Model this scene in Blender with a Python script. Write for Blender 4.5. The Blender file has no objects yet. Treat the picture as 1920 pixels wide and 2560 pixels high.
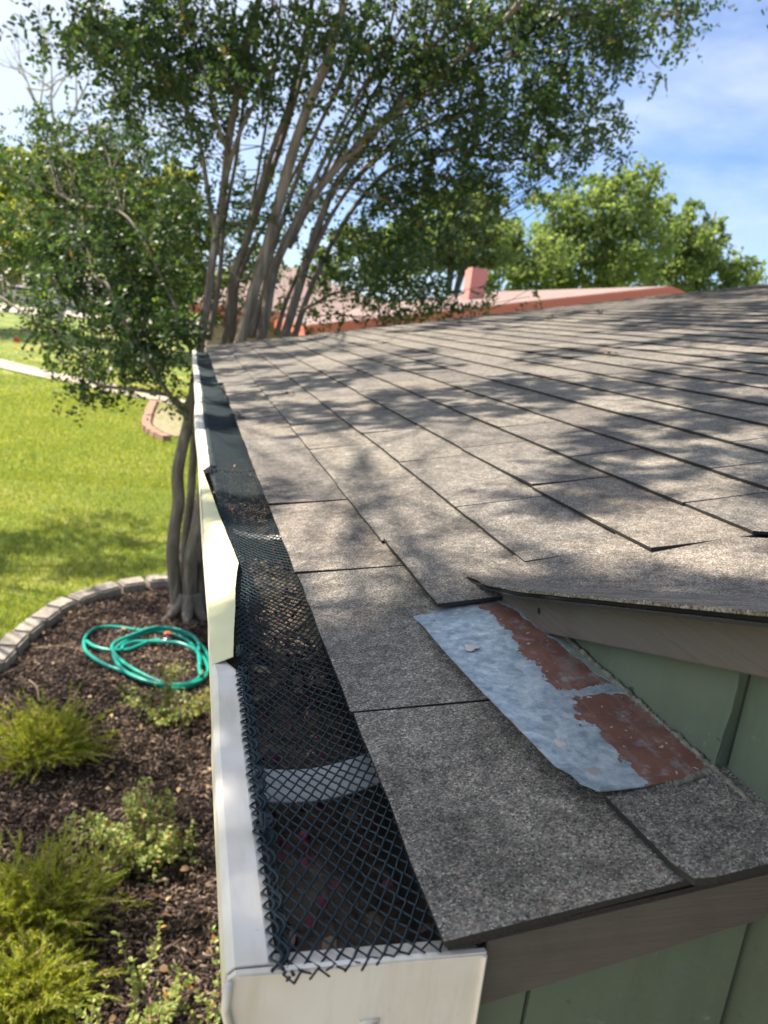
import bpy, bmesh, math, random
import numpy as np
from mathutils import Vector, Matrix

random.seed(7)
RNG = np.random.default_rng(11)
scene = bpy.context.scene
COL = scene.collection
R = math.radians

# ------------------------------------------------------------------ camera
# world: X up the roof slope (away from the gutter), Y along the gutter, Z up
E = 2.40                      # eave height above the mulch
PITCH = R(12.5)               # main roof pitch
AX = np.array([0.96409531, 0.05278138, 0.26025826])     # world axes in camera space (x right, y down, z forward)
AY = np.array([-0.23836176, -0.26003101, 0.93571766])
AZ = np.array([0.11706369, -0.96415663, -0.23811362])
M = np.array([AX, AY, AZ])
CAM = np.array([-0.1325892, -0.2751, 0.27788954 + E])
FPX, CX, CY = 1900.0, 960.0, 1280.0

cam_data = bpy.data.cameras.new('camera')
cam = bpy.data.objects.new('camera', cam_data)
COL.objects.link(cam)
rot = Matrix(((M[0, 0], -M[0, 1], -M[0, 2]), (M[1, 0], -M[1, 1], -M[1, 2]), (M[2, 0], -M[2, 1], -M[2, 2])))
cam.matrix_world = Matrix.Translation(Vector(CAM)) @ rot.to_4x4()
cam_data.sensor_fit = 'VERTICAL'
cam_data.sensor_height = 36.0
cam_data.lens = 36.0 * FPX / 2560.0
cam_data.clip_start = 0.02
cam_data.clip_end = 2000.0
cam_data.dof.use_dof = True
cam_data.dof.focus_distance = 0.60
cam_data.dof.aperture_fstop = 11.0
scene.camera = cam

# ------------------------------------------------------------------ sky, sun, exposure
SUN = Vector((-0.48, 0.27, 0.83)).normalized()
world = bpy.data.worlds.new('World')
scene.world = world
world.use_nodes = True
wn = world.node_tree.nodes
wl = world.node_tree.links
wn.clear()
w_out = wn.new('ShaderNodeOutputWorld')
w_bg = wn.new('ShaderNodeBackground')
w_sky = wn.new('ShaderNodeTexSky')
w_sky.sky_type = 'NISHITA'
w_sky.sun_disc = False
w_sky.sun_elevation = math.asin(SUN.z)
w_sky.sun_rotation = math.atan2(SUN.x, SUN.y)
w_sky.air_density = 1.0
w_sky.dust_density = 0.3
w_sky.ozone_density = 1.5
w_bg.inputs['Strength'].default_value = 0.11
w_tc = wn.new('ShaderNodeTexCoord')
w_map = wn.new('ShaderNodeMapping')
w_map.inputs['Scale'].default_value = (1.0, 1.0, 2.6)
w_map.inputs['Location'].default_value = (0.35, 0.2, 0.1)
w_noise = wn.new('ShaderNodeTexNoise')
w_noise.inputs['Scale'].default_value = 2.3
w_noise.inputs['Detail'].default_value = 7.0
w_noise.inputs['Roughness'].default_value = 0.55
w_ramp = wn.new('ShaderNodeValToRGB')
w_ramp.color_ramp.elements[0].position = 0.50
w_ramp.color_ramp.elements[1].position = 0.74
w_ramp.color_ramp.elements[0].color = (0.0, 0.0, 0.0, 1)
w_ramp.color_ramp.elements[1].color = (0.75, 0.75, 0.75, 1)
w_mix = wn.new('ShaderNodeMixRGB')
w_mix.inputs['Color2'].default_value = (4.25, 4.6, 5.1, 1)
wl.new(w_tc.outputs['Generated'], w_map.inputs['Vector'])
wl.new(w_map.outputs['Vector'], w_noise.inputs['Vector'])
wl.new(w_noise.outputs['Fac'], w_ramp.inputs['Fac'])
# thin bright veil of high cloud round the sun, thinning out away from it
w_dot = wn.new('ShaderNodeVectorMath'); w_dot.operation = 'DOT_PRODUCT'
w_dot.inputs[1].default_value = tuple(SUN)
w_veil = wn.new('ShaderNodeMapRange'); w_veil.interpolation_type = 'SMOOTHSTEP'
w_veil.inputs['From Min'].default_value = 0.16; w_veil.inputs['From Max'].default_value = 0.62
w_veil.inputs['To Min'].default_value = 0.0; w_veil.inputs['To Max'].default_value = 0.85
w_max = wn.new('ShaderNodeMath'); w_max.operation = 'MAXIMUM'
w_tint = wn.new('ShaderNodeMixRGB'); w_tint.blend_type = 'MULTIPLY'; w_tint.inputs['Fac'].default_value = 1.0
w_tint.inputs['Color2'].default_value = (0.57, 0.65, 0.83, 1)
wl.new(w_tc.outputs['Generated'], w_dot.inputs[0])
wl.new(w_dot.outputs['Value'], w_veil.inputs['Value'])
wl.new(w_veil.outputs['Result'], w_max.inputs[0])
wl.new(w_ramp.outputs['Color'], w_max.inputs[1])
wl.new(w_max.outputs[0], w_mix.inputs['Fac'])
wl.new(w_sky.outputs['Color'], w_tint.inputs['Color1'])
wl.new(w_tint.outputs['Color'], w_mix.inputs['Color1'])
wl.new(w_mix.outputs['Color'], w_bg.inputs['Color'])
wl.new(w_bg.outputs['Background'], w_out.inputs['Surface'])

sun_data = bpy.data.lights.new('sun', 'SUN')
sun_data.energy = 5.0
sun_data.angle = R(0.53)
sun_data.color = (1.0, 0.92, 0.79)
sun = bpy.data.objects.new('sun', sun_data)
COL.objects.link(sun)
sun.rotation_euler = (-SUN).to_track_quat('-Z', 'Y').to_euler()
sun.location = (-20, 10, 40)

scene.view_settings.view_transform = 'Standard'
scene.view_settings.look = 'None'
scene.view_settings.gamma = 1.0
scene.view_settings.use_curve_mapping = False
scene.view_settings.exposure = 1.2
scene.render.engine = 'CYCLES'
scene.cycles.max_bounces = 8
scene.cycles.transparent_max_bounces = 8
scene.cycles.use_denoising = True

# ------------------------------------------------------------------ pixel helpers (photo pixels 1920x2560)
def ray(p):
    return M @ np.array([(p[0] - CX) / FPX, (p[1] - CY) / FPX, 1.0])
def at_y(p, y):
    d = ray(p); return CAM + d * ((y - CAM[1]) / d[1])
def at_z(p, z=0.0):
    d = ray(p); return CAM + d * ((z - CAM[2]) / d[2])
def to_px(P):
    c = M.T @ (np.asarray(P, float) - CAM)
    return c[0] / c[2] * FPX + CX, c[1] / c[2] * FPX + CY

# ------------------------------------------------------------------ object helpers
def tag(o, label=None, cat=None, group=None, kind=None):
    if label: o['label'] = label
    if cat: o['category'] = cat
    if group: o['group'] = group
    if kind: o['kind'] = kind
    return o
def empty(name, loc=(0, 0, 0), parent=None):
    o = bpy.data.objects.new(name, None)
    COL.objects.link(o)
    o.location = loc
    o.empty_display_size = 0.1
    if parent: o.parent = parent
    return o
def link(name, me, mat=None, parent=None, loc=(0, 0, 0), smooth=False):
    o = bpy.data.objects.new(name, me)
    COL.objects.link(o)
    if mat and not me.materials: me.materials.append(mat)
    if smooth: me.polygons.foreach_set('use_smooth', [True] * len(me.polygons))
    o.location = loc
    if parent: o.parent = parent
    return o
def mesh(name, verts, faces):
    me = bpy.data.meshes.new(name)
    me.from_pydata([tuple(map(float, v)) for v in verts], [], [tuple(int(i) for i in f) for f in faces])
    me.update()
    return me
def fast_mesh(name, verts, faces):
    """verts (n,3), faces (m,k) arrays of one polygon size"""
    verts = np.asarray(verts, np.float32); faces = np.asarray(faces, np.int32)
    me = bpy.data.meshes.new(name)
    k = faces.shape[1]
    me.vertices.add(len(verts)); me.vertices.foreach_set('co', verts.ravel())
    me.loops.add(faces.size); me.loops.foreach_set('vertex_index', faces.ravel())
    me.polygons.add(len(faces))
    me.polygons.foreach_set('loop_start', np.arange(0, faces.size, k, dtype=np.int32))
    me.polygons.foreach_set('loop_total', np.full(len(faces), k, np.int32))
    me.update(calc_edges=True)
    return me
class MB:
    def __init__(s): s.v = []; s.f = []
    def box(s, a, b):
        x0, y0, z0 = a; x1, y1, z1 = b; n = len(s.v)
        s.v += [(x0, y0, z0), (x1, y0, z0), (x1, y1, z0), (x0, y1, z0), (x0, y0, z1), (x1, y0, z1), (x1, y1, z1), (x0, y1, z1)]
        s.f += [tuple(n + i for i in q) for q in ((0, 3, 2, 1), (4, 5, 6, 7), (0, 1, 5, 4), (1, 2, 6, 5), (2, 3, 7, 6), (3, 0, 4, 7))]
        return s
    def hexa(s, p):
        n = len(s.v); s.v += list(p)
        s.f += [tuple(n + i for i in q) for q in ((0, 3, 2, 1), (4, 5, 6, 7), (0, 1, 5, 4), (1, 2, 6, 5), (2, 3, 7, 6), (3, 0, 4, 7))]
        return s
    def prism(s, poly, lo, hi):
        """poly: list of 3d points, extruded from offset vector lo to hi"""
        n = len(s.v); k = len(poly)
        s.v += [tuple(np.add(p, lo)) for p in poly] + [tuple(np.add(p, hi)) for p in poly]
        s.f += [tuple(n + i for i in reversed(range(k))), tuple(n + k + i for i in range(k))]
        s.f += [(n + i, n + (i + 1) % k, n + k + (i + 1) % k, n + k + i) for i in range(k)]
        return s
    def tube(s, pts, rad, sides=6, cap=True):
        v, f = tube(pts, rad, sides)
        n = len(s.v)
        s.v += [tuple(x) for x in v]; s.f += [tuple(n + i for i in q) for q in f]
        if cap:
            m = len(v)
            s.f += [tuple(n + i for i in reversed(range(sides))), tuple(n + m - sides + i for i in range(sides))]
        return s
    def grid(s, fn, nu, nv, thick=None):
        n = len(s.v)
        P = [[np.array(fn(i / nu, j / nv), float) for j in range(nv + 1)] for i in range(nu + 1)]
        s.v += [tuple(P[i][j]) for i in range(nu + 1) for j in range(nv + 1)]
        idx = lambda i, j: n + i * (nv + 1) + j
        s.f += [(idx(i, j), idx(i + 1, j), idx(i + 1, j + 1), idx(i, j + 1)) for i in range(nu) for j in range(nv)]
        if thick is not None:
            t = np.array(thick); m = len(s.v)
            s.v += [tuple(P[i][j] + t) for i in range(nu + 1) for j in range(nv + 1)]
            jdx = lambda i, j: m + i * (nv + 1) + j
            s.f += [(jdx(i, j), jdx(i, j + 1), jdx(i + 1, j + 1), jdx(i + 1, j)) for i in range(nu) for j in range(nv)]
            for j in range(nv):
                s.f += [(idx(0, j), idx(0, j + 1), jdx(0, j + 1), jdx(0, j)), (idx(nu, j + 1), idx(nu, j), jdx(nu, j), jdx(nu, j + 1))]
            for i in range(nu):
                s.f += [(idx(i + 1, 0), idx(i, 0), jdx(i, 0), jdx(i + 1, 0)), (idx(i, nv), idx(i + 1, nv), jdx(i + 1, nv), jdx(i, nv))]
        return s
    def build(s, name, mat=None, parent=None, loc=(0, 0, 0), smooth=False, fix=True):
        me = mesh(name, s.v, s.f)
        if fix:
            bm = bmesh.new(); bm.from_mesh(me); bmesh.ops.recalc_face_normals(bm, faces=bm.faces); bm.to_mesh(me); bm.free()
        return link(name, me, mat, parent, loc, smooth)
def tube(pts, rad, sides=6):
    P = np.asarray(pts, float); n = len(P)
    rad = np.broadcast_to(np.asarray(rad, float), (n,)) if np.ndim(rad) < 2 else rad
    T = np.gradient(P, axis=0); T /= np.linalg.norm(T, axis=1)[:, None] + 1e-12
    up = np.array([0.13, 0.21, 0.97]) if abs(T[0][2]) < 0.9 else np.array([1.0, 0.1, 0.0])
    v = []
    u = np.cross(T[0], up); u /= np.linalg.norm(u)
    for i in range(n):
        u = u - (u @ T[i]) * T[i]; u /= np.linalg.norm(u) + 1e-12
        w = np.cross(T[i], u)
        for k in range(sides):
            a = 2 * math.pi * k / sides
            v.append(P[i] + rad[i] * (math.cos(a) * u + math.sin(a) * w))
    f = [(i * sides + k, i * sides + (k + 1) % sides, (i + 1) * sides + (k + 1) % sides, (i + 1) * sides + k) for i in range(n - 1) for k in range(sides)]
    return v, f
def smooth_path(pts, per=6):
    P = np.asarray(pts, float); out = []
    Q = np.vstack([2 * P[0] - P[1], P, 2 * P[-1] - P[-2]])
    for i in range(1, len(Q) - 2):
        for k in range(per):
            t = k / per
            a, b, c, d = Q[i - 1], Q[i], Q[i + 1], Q[i + 2]
            out.append(0.5 * ((2 * b) + (c - a) * t + (2 * a - 5 * b + 4 * c - d) * t * t + (3 * b - a - 3 * c + d) * t ** 3))
    out.append(Q[-2])
    return np.array(out)

# ------------------------------------------------------------------ material helpers
def edge_mat(o, ntop):
    o.data.materials.append(EDGE)
    for p in o.data.polygons:
        if p.index >= ntop: p.material_index = 1
    return o
class NT:
    def __init__(s, name):
        s.m = bpy.data.materials.new(name); s.m.use_nodes = True
        s.n = s.m.node_tree.nodes; s.l = s.m.node_tree.links
        s.b = s.n['Principled BSDF']; s.out = s.n['Material Output']
    def new(s, t, **kw):
        n = s.n.new(t)
        for k, v in kw.items():
            if k in n.inputs.keys(): n.inputs[k].default_value = v
            else: setattr(n, k, v)
        return n
    def pos(s): return s.new('ShaderNodeNewGeometry').outputs['Position']
    def noise(s, scale, detail=4, rough=0.55, vec=None, dist=0.0):
        n = s.new('ShaderNodeTexNoise', Scale=scale, Detail=detail, Roughness=rough, Distortion=dist)
        s.l.new(vec if vec is not None else s.pos(), n.inputs['Vector']); return n.outputs['Fac']
    def voro(s, scale, vec=None, feature='F1', rnd=1.0):
        n = s.new('ShaderNodeTexVoronoi', Scale=scale, Randomness=rnd); n.feature = feature
        s.l.new(vec if vec is not None else s.pos(), n.inputs['Vector']); return n
    def ramp(s, fac, stops, interp='LINEAR'):
        n = s.new('ShaderNodeValToRGB'); cr = n.color_ramp; cr.interpolation = interp
        while len(cr.elements) < len(stops): cr.elements.new(0.5)
        for e, (p, c) in zip(cr.elements, stops):
            e.position = p; e.color = (*(c if hasattr(c, '__len__') else (c, c, c)), 1)
        s.l.new(fac, n.inputs['Fac']); return n.outputs['Color']
    def mix(s, fac, a, b, mode='MIX'):
        n = s.new('ShaderNodeMixRGB', blend_type=mode)
        for v, i in ((fac, 'Fac'), (a, 'Color1'), (b, 'Color2')):
            if isinstance(v, bpy.types.NodeSocket): s.l.new(v, n.inputs[i])
            elif i == 'Fac': n.inputs[i].default_value = v
            else: n.inputs[i].default_value = (*(v if hasattr(v, '__len__') else (v, v, v)), 1)
        return n.outputs['Color']
    def math(s, op, a, b=0.0, clamp=False):
        n = s.new('ShaderNodeMath', operation=op, use_clamp=clamp)
        for v, i in ((a, 0), (b, 1)):
            if isinstance(v, bpy.types.NodeSocket): s.l.new(v, n.inputs[i])
            else: n.inputs[i].default_value = v
        return n.outputs[0]
    def sep(s, vec):
        n = s.new('ShaderNodeSeparateXYZ'); s.l.new(vec, n.inputs[0]); return n.outputs
    def stretch(s, scale, vec=None):
        n = s.new('ShaderNodeMapping', Scale=scale); s.l.new(vec if vec is not None else s.pos(), n.inputs['Vector']); return n.outputs['Vector']
    def color(s, c):
        if isinstance(c, bpy.types.NodeSocket): s.l.new(c, s.b.inputs['Base Color'])
        else: s.b.inputs['Base Color'].default_value = (*c, 1)
        return s
    def set(s, **kw):
        for k, v in kw.items():
            i = s.b.inputs[k.replace('_', ' ')]
            if isinstance(v, bpy.types.NodeSocket): s.l.new(v, i)
            else: i.default_value = v
        return s
    def bump(s, h, strength=0.4, dist=0.01):
        n = s.new('ShaderNodeBump', Strength=strength, Distance=dist); s.l.new(h, n.inputs['Height']); s.l.new(n.outputs['Normal'], s.b.inputs['Normal']); return s
    def island(s): return s.new('ShaderNodeNewGeometry').outputs['Random Per Island']
    def rnd(s): return s.new('ShaderNodeObjectInfo').outputs['Random']
    def leafy(s, trans_col, fac=0.4):
        t = s.new('ShaderNodeBsdfTranslucent'); mx = s.new('ShaderNodeMixShader'); mx.inputs[0].default_value = fac
        if isinstance(trans_col, bpy.types.NodeSocket): s.l.new(trans_col, t.inputs['Color'])
        else: t.inputs['Color'].default_value = (*trans_col, 1)
        s.l.new(s.b.outputs[0], mx.inputs[1]); s.l.new(t.outputs[0], mx.inputs[2]); s.l.new(mx.outputs[0], s.out.inputs['Surface']); return s

# shingle granules
def mat_shingle(name='shingle_granules', near=True):
    m = NT(name)
    v = m.voro(900.0)
    cellr = m.sep(v.outputs['Color'])[0]
    gran = m.ramp(cellr, [(0.0, (0.060, 0.056, 0.053)), (0.22, (0.124, 0.118, 0.110)), (0.45, (0.196, 0.182, 0.161)), (0.62, (0.256, 0.238, 0.209)),
                          (0.70, (0.19, 0.118, 0.098)), (0.77, (0.275, 0.248, 0.214)), (0.94, (0.36, 0.325, 0.28)), (1.0, (0.52, 0.48, 0.42))])
    big = m.noise(5.0, 4)
    tone = m.ramp(big, [(0.3, 0.98), (0.7, 1.32)])
    c = m.mix(1.0, gran, tone, 'MULTIPLY')
    obj = m.ramp(m.rnd(), [(0.0, (0.74, 0.73, 0.74)), (0.25, (0.92, 0.92, 0.92)), (0.75, (1.06, 1.05, 1.02)), (0.9, (1.12, 1.10, 1.05)), (1.0, (1.05, 1.0, 0.96))])
    c = m.mix(1.0, c, obj, 'MULTIPLY')
    stain = m.ramp(m.noise(17, 6, .65), [(.36, .72), (.52, 1.0), (.7, 1.1)])
    c = m.mix(1.0, c, stain, 'MULTIPLY')
    spk = m.noise(90.0, 3)
    c = m.mix(1.0, c, m.ramp(spk, [(0.35, 0.75), (0.65, 1.2)]), 'MULTIPLY')
    m.color(c).set(Roughness=0.92)
    m.b.inputs['Specular IOR Level'].default_value = 0.25
    h = m.math('ADD', v.outputs['Distance'], m.math('MULTIPLY', spk, 1.2))
    m.bump(h, 0.75, 0.0025)
    return m.m
SHINGLE = mat_shingle()
m = NT('asphalt_edge'); m.color((0.022, 0.020, 0.019)).set(Roughness=0.9).bump(m.noise(400, 2), .6, .002); EDGE = m.m
m = NT('asphalt_felt'); m.color((0.018, 0.017, 0.017)).set(Roughness=0.9); FELT = m.m
# gutter paint
m = NT('cream_gutter_paint')
n1 = m.noise(14, 5)
c = m.mix(m.ramp(n1, [(0.45, 0.0), (0.75, 1.0)]), (0.79, 0.73, 0.66), (0.66, 0.59, 0.47))
c = m.mix(m.ramp(m.noise(110, 3), [(0.66, 0.0), (0.76, 0.35)]), c, (0.42, 0.37, 0.27))
c = m.mix(m.ramp(m.noise(1.0, 5, .6, m.stretch((70, 12, 9))), [(.52, 0.0), (.72, .42)]), c, (.50, .43, .31))
m.color(c).set(Roughness=0.42).bump(m.noise(25, 3), 0.2, 0.004); GUTTER = m.m
m = NT('sunlit_gutter_paint'); m.color(m.mix(m.ramp(m.noise(30, 4), [(0.4, 0.0), (0.8, 0.5)]), (0.74, 0.69, 0.41), (0.62, 0.55, 0.31))).set(Roughness=0.45); FLAP = m.m  # cream paint with the sun's yellow put into its colour
m = NT('grimy_shaded_gutter'); m.color(m.ramp(m.noise(45, 5), [(.3, (.02, .018, .015)), (.6, (.05, .043, .034)), (.8, (.10, .085, .065))])).set(Roughness=.85); GRIME_SHADE = m.m  # deep shade of the gutter back put into the grime colour
m = NT('bare_aluminium'); m.color(m.mix(m.noise(60, 4), (0.33, 0.34, 0.35), (0.5, 0.51, 0.52))).set(Metallic=0.35, Roughness=0.45); ALU = m.m
m = NT('black_plastic_net'); m.color(m.mix(m.noise(40, 2), (0.014, 0.024, 0.030), (0.036, 0.055, 0.066))).set(Roughness=0.62); m.b.inputs['Specular IOR Level'].default_value = .3; NET = m.m
m = NT('gutter_mud')
c = m.ramp(m.noise(70, 6), [(0.3, (0.035, 0.028, 0.022)), (0.5, (0.085, 0.068, 0.05)), (0.7, (0.16, 0.125, 0.09))])
m.color(c).set(Roughness=0.95).bump(m.noise(120, 5), 0.7, 0.006); MUD = m.m
m = NT('dry_leaf'); c = m.ramp(m.island(), [(0.0, (0.14, 0.075, 0.035)), (0.5, (0.33, 0.21, 0.11)), (1.0, (0.5, 0.36, 0.2))]); m.color(c).set(Roughness=0.8).leafy(c, 0.2); DRY = m.m
m = NT('rotting_leaf'); c = m.ramp(m.island(), [(0.0, (0.05, 0.032, 0.02)), (0.6, (0.13, 0.085, 0.05)), (1.0, (0.34, 0.24, 0.15))]); m.color(c).set(Roughness=0.9); ROT = m.m
m = NT('magenta_petal'); m.color((0.12, 0.012, 0.035)).set(Roughness=0.7); PETAL = m.m
# brown painted boards
def mat_board(name, c0, c1, axis):
    m = NT(name)
    sc = {'y': (260, 9, 260), 'x': (9, 260, 260), 'z': (200, 200, 8)}[axis]
    g = m.noise(1.0, 5, 0.6, m.stretch(sc), 0.6)
    c = m.mix(g, c0, c1)
    c = m.mix(m.ramp(m.noise(55, 4), [(0.62, 0.0), (0.75, 0.4)]), c, (0.09, 0.08, 0.07))
    c = m.mix(m.ramp(m.noise(14, 6, .7), [(.5, 0.0), (.72, .55)]), c, tuple(.55 * k for k in c0))
    m.color(c).set(Roughness=0.7).bump(g, 0.7, 0.002); return m.m
BOARD = mat_board('brown_rake_paint', (0.085, 0.069, 0.060), (0.130, 0.110, 0.097), 'y')
BOARD_X = mat_board('brown_end_paint', (0.085, 0.069, 0.062), (0.120, 0.100, 0.090), 'x')
m = NT('green_siding_paint')
c = m.mix(m.ramp(m.noise(9, 5), [(0.35, 0.0), (0.7, 1.0)]), (0.092, 0.122, 0.086), (0.115, 0.146, 0.105))
c = m.mix(m.ramp(m.noise(70, 4), [(0.66, 0.0), (0.74, 0.8)]), c, (0.19, 0.22, 0.18))
c = m.mix(m.ramp(m.noise(48, 3, 0.5, m.stretch((1, 1, 1.7))), [(0.70, 0.0), (0.735, 0.9)]), c, (0.03, 0.035, 0.03))
c = m.mix(m.ramp(m.noise(1.0, 5, .65, m.stretch((40, 40, 7))), [(.48, 0.0), (.72, .5)]), c, (.062, .075, .055))
c = m.mix(m.ramp(m.noise(6, 6, .7), [(.55, 0.0), (.72, .5)]), c, (.15, .15, .10))
m.color(c).set(Roughness=0.6).bump(m.noise(35, 5), 0.3, 0.004); GREEN = m.m
m = NT('dirty_caulk'); m.color(m.ramp(m.noise(130, 5), [(0.3, (0.07, 0.07, 0.055)), (0.55, (0.19, 0.18, 0.14)), (0.75, (0.34, 0.32, 0.27))])).set(Roughness=0.85).bump(m.noise(150, 4), 0.6, 0.004); CAULK = m.m

# galvanised flashing with old brown paint
m = NT('galvanised_flashing')
px_, py_, pz_ = m.sep(m.pos())
a = m.math('DIVIDE', m.math('SUBTRACT', m.math('DIVIDE', px_, math.cos(PITCH)), 0.088), 0.107)     # across, 0 free edge .. 1 wall
b = m.math('DIVIDE', m.math('SUBTRACT', py_, 0.062), 0.328)                                          # along, 0 near .. 1 far
sp = m.voro(130.0, m.stretch((1.0, 0.7, 1.0)))
spr = m.sep(sp.outputs['Color'])[0]
zinc = m.ramp(spr, [(0.0, (0.26, 0.34, 0.44)), (0.5, (0.42, 0.51, 0.61)), (1.0, (0.64, 0.73, 0.82))])  # sky's blue reflection put into the spangle colours
zinc = m.mix(0.55, zinc, m.ramp(m.noise(105, 6, 0.7), [(0.36, (0.22, 0.29, 0.38)), (0.5, (0.46, 0.55, 0.65)), (0.62, (0.76, 0.83, 0.90))]))
wob = m.math('MULTIPLY', m.math('SUBTRACT', m.noise(34, 6, 0.62), 0.5), 0.42)
lo = m.math('ADD', m.math('MULTIPLY', m.math('POWER', b, 1.4, True), 0.10), 0.50)
a1 = m.math('ADD', a, wob)
brown_m = m.math('MULTIPLY', m.math('GREATER_THAN', a1, lo), m.math('LESS_THAN', m.math('ADD', a, m.math('MULTIPLY', b, 0.26)), m.math('ADD', 1.0, m.math('MULTIPLY', wob, 0.35))))
crack = m.math('LESS_THAN', m.math('ABSOLUTE', m.math('SUBTRACT', m.math('ADD', b, m.math('MULTIPLY', wob, 0.35)), 0.33)), 0.022)
brown_m = m.math('MULTIPLY', brown_m, m.math('SUBTRACT', 1.0, m.math('MULTIPLY', crack, 0.85)))
brown = m.ramp(m.noise(45, 5), [(0.3, (0.115, 0.05, 0.036)), (0.6, (0.175, 0.078, 0.055)), (0.8, (0.23, 0.115, 0.085))])
chips = m.math('GREATER_THAN', m.noise(150, 3), 0.69)
brown = m.mix(chips, brown, (0.40, 0.38, 0.33))
grn = m.math('GREATER_THAN', m.math('ADD', a, m.math('MULTIPLY', b, 0.20)), m.math('ADD', 0.985, m.math('MULTIPLY', wob, 0.35)))
edge_paint = m.ramp(m.noise(50, 5), [(0.35, (0.17, 0.20, 0.16)), (0.65, (0.27, 0.28, 0.25))])
spots = m.math('GREATER_THAN', m.noise(30, 3, 0.5, m.stretch((1.6, 1.0, 1.0))), 0.70)
c = m.mix(spots, zinc, (0.52, 0.47, 0.46))
c = m.mix(grn, c, edge_paint)
fade = m.ramp(m.noise(75, 5, .7), [(.36, .78), (.46, 1.0)])
c = m.mix(m.math('MULTIPLY', brown_m, fade), c, brown)
streak = m.ramp(m.noise(1.0, 4, .6, m.stretch((160, 14, 160))), [(.56, 0.0), (.78, .28)])
c = m.mix(streak, c, (.50, .56, .60))
c = m.mix(m.ramp(m.noise(26, 5, .6), [(.60, 0.0), (.74, .5)]), c, (.27, .26, .23))
far_m = m.math('GREATER_THAN', m.math('ADD', b, m.math('MULTIPLY', wob, 0.3)), 0.90)
c = m.mix(m.math('MULTIPLY', far_m, 0.75), c, m.ramp(m.noise(60, 5), [(0.3, (0.10, 0.11, 0.095)), (0.7, (0.20, 0.19, 0.16))]))
paint = m.math('ADD', brown_m, m.math('ADD', grn, far_m), True)
m.color(c).set(Metallic=m.math('MULTIPLY', m.math('SUBTRACT', 1.0, paint), 0.55), Roughness=m.math('ADD', 0.38, m.math('MULTIPLY', paint, 0.3)))
m.bump(m.math('ADD', m.noise(60, 4), m.math('MULTIPLY', brown_m, 0.7)), 0.15, 0.002); FLASH = m.m

# vegetation and ground materials
def mat_leaf(name, stops, tr, fac=0.42, rough=0.45):
    m = NT(name); c = m.ramp(m.island(), stops); m.color(c).set(Roughness=rough)
    t = m.mix(1.0, c, tr, 'MULTIPLY'); m.leafy(t, fac); return m.m
MYRTLE = mat_leaf('myrtle_leaf', [(0.0, (0.028, 0.052, 0.025)), (0.5, (0.042, 0.076, 0.032)), (0.80, (0.062, 0.098, 0.034)), (0.93, (0.115, 0.150, 0.045)), (0.985, (0.10, 0.13, 0.035)), (1.0, (0.19, 0.08, 0.03))], (2.3, 2.4, 1.2), 0.36)
OAK = mat_leaf('oak_leaf', [(0.0, (0.095, 0.135, 0.055)), (0.6, (0.13, 0.175, 0.07)), (1.0, (0.175, 0.215, 0.095))], (2.2, 2.2, 1.2), 0.58, 0.6)
OLIVE = mat_leaf('olive_leaf', [(0.0, (0.10, 0.125, 0.03)), (0.6, (0.16, 0.18, 0.045)), (1.0, (0.24, 0.23, 0.07))], (2.3, 2.2, 1.0), 0.58, 0.6)
JUNIPER = mat_leaf('juniper_needle', [(0.0, (0.16, 0.20, 0.028)), (0.6, (0.33, 0.36, 0.045)), (0.95, (0.50, 0.48, 0.07)), (1.0, (0.28, 0.15, 0.06))], (1.5, 1.5, 0.8), 0.4, 0.6)
ABELIA = mat_leaf('abelia_leaf', [(0.0, (0.14, 0.20, 0.04)), (0.5, (0.28, 0.34, 0.08)), (0.85, (0.44, 0.46, 0.15)), (0.95, (0.40, 0.40, 0.16)), (0.96, (0.42, 0.15, 0.04)), (1.0, (0.40, 0.12, 0.04))], (1.4, 1.4, 0.8), 0.35, 0.5)
GRASS = mat_leaf('grass_blade', [(0.0, (0.15, 0.215, 0.035)), (0.55, (0.255, 0.325, 0.052)), (0.85, (0.37, 0.40, 0.085)), (1.0, (0.50, 0.45, 0.19))], (1.6, 1.5, 0.8), 0.45, 0.6)
m = NT('myrtle_bark')
g = m.noise(1.0, 5, 0.6, m.stretch((22, 22, 3)), 0.8)
c = m.ramp(g, [(0.25, (0.10, 0.076, 0.058)), (0.5, (0.215, 0.168, 0.130)), (0.72, (0.37, 0.31, 0.25)), (0.85, (0.54, 0.48, 0.41))])
m.color(c).set(Roughness=0.75).bump(g, 0.5, 0.01); BARK = m.m
m = NT('grey_bark'); g = m.noise(1.0, 5, 0.6, m.stretch((9, 9, 2))); m.color(m.ramp(g, [(0.3, (0.09, 0.08, 0.07)), (0.7, (0.25, 0.23, 0.20))])).set(Roughness=0.85).bump(g, 0.5, 0.02); GBARK = m.m
m = NT('dead_wood'); m.color((0.42, 0.38, 0.34)).set(Roughness=0.9); DEAD = m.m
m = NT('lawn_soil')
c = m.ramp(m.noise(0.55, 5, 0.6), [(0.34, (0.11, 0.165, 0.032)), (0.47, (0.175, 0.225, 0.042)), (0.58, (0.28, 0.28, 0.07)), (0.72, (0.40, 0.34, 0.14))])
c = m.mix(1.0, c, m.ramp(m.noise(26, 5), [(0.3, 0.6), (0.7, 1.3)]), 'MULTIPLY')
m.color(c).set(Roughness=0.95).bump(m.noise(50, 4), 0.6, 0.05); LAWN = m.m
m = NT('mulch_soil')
c = m.ramp(m.noise(22, 6, 0.65), [(0.3, (0.010, 0.007, 0.005)), (0.5, (0.024, 0.015, 0.011)), (0.7, (0.055, 0.033, 0.023))])
m.color(c).set(Roughness=0.95).bump(m.noise(60, 5), 0.9, 0.03); MULCH = m.m
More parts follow.
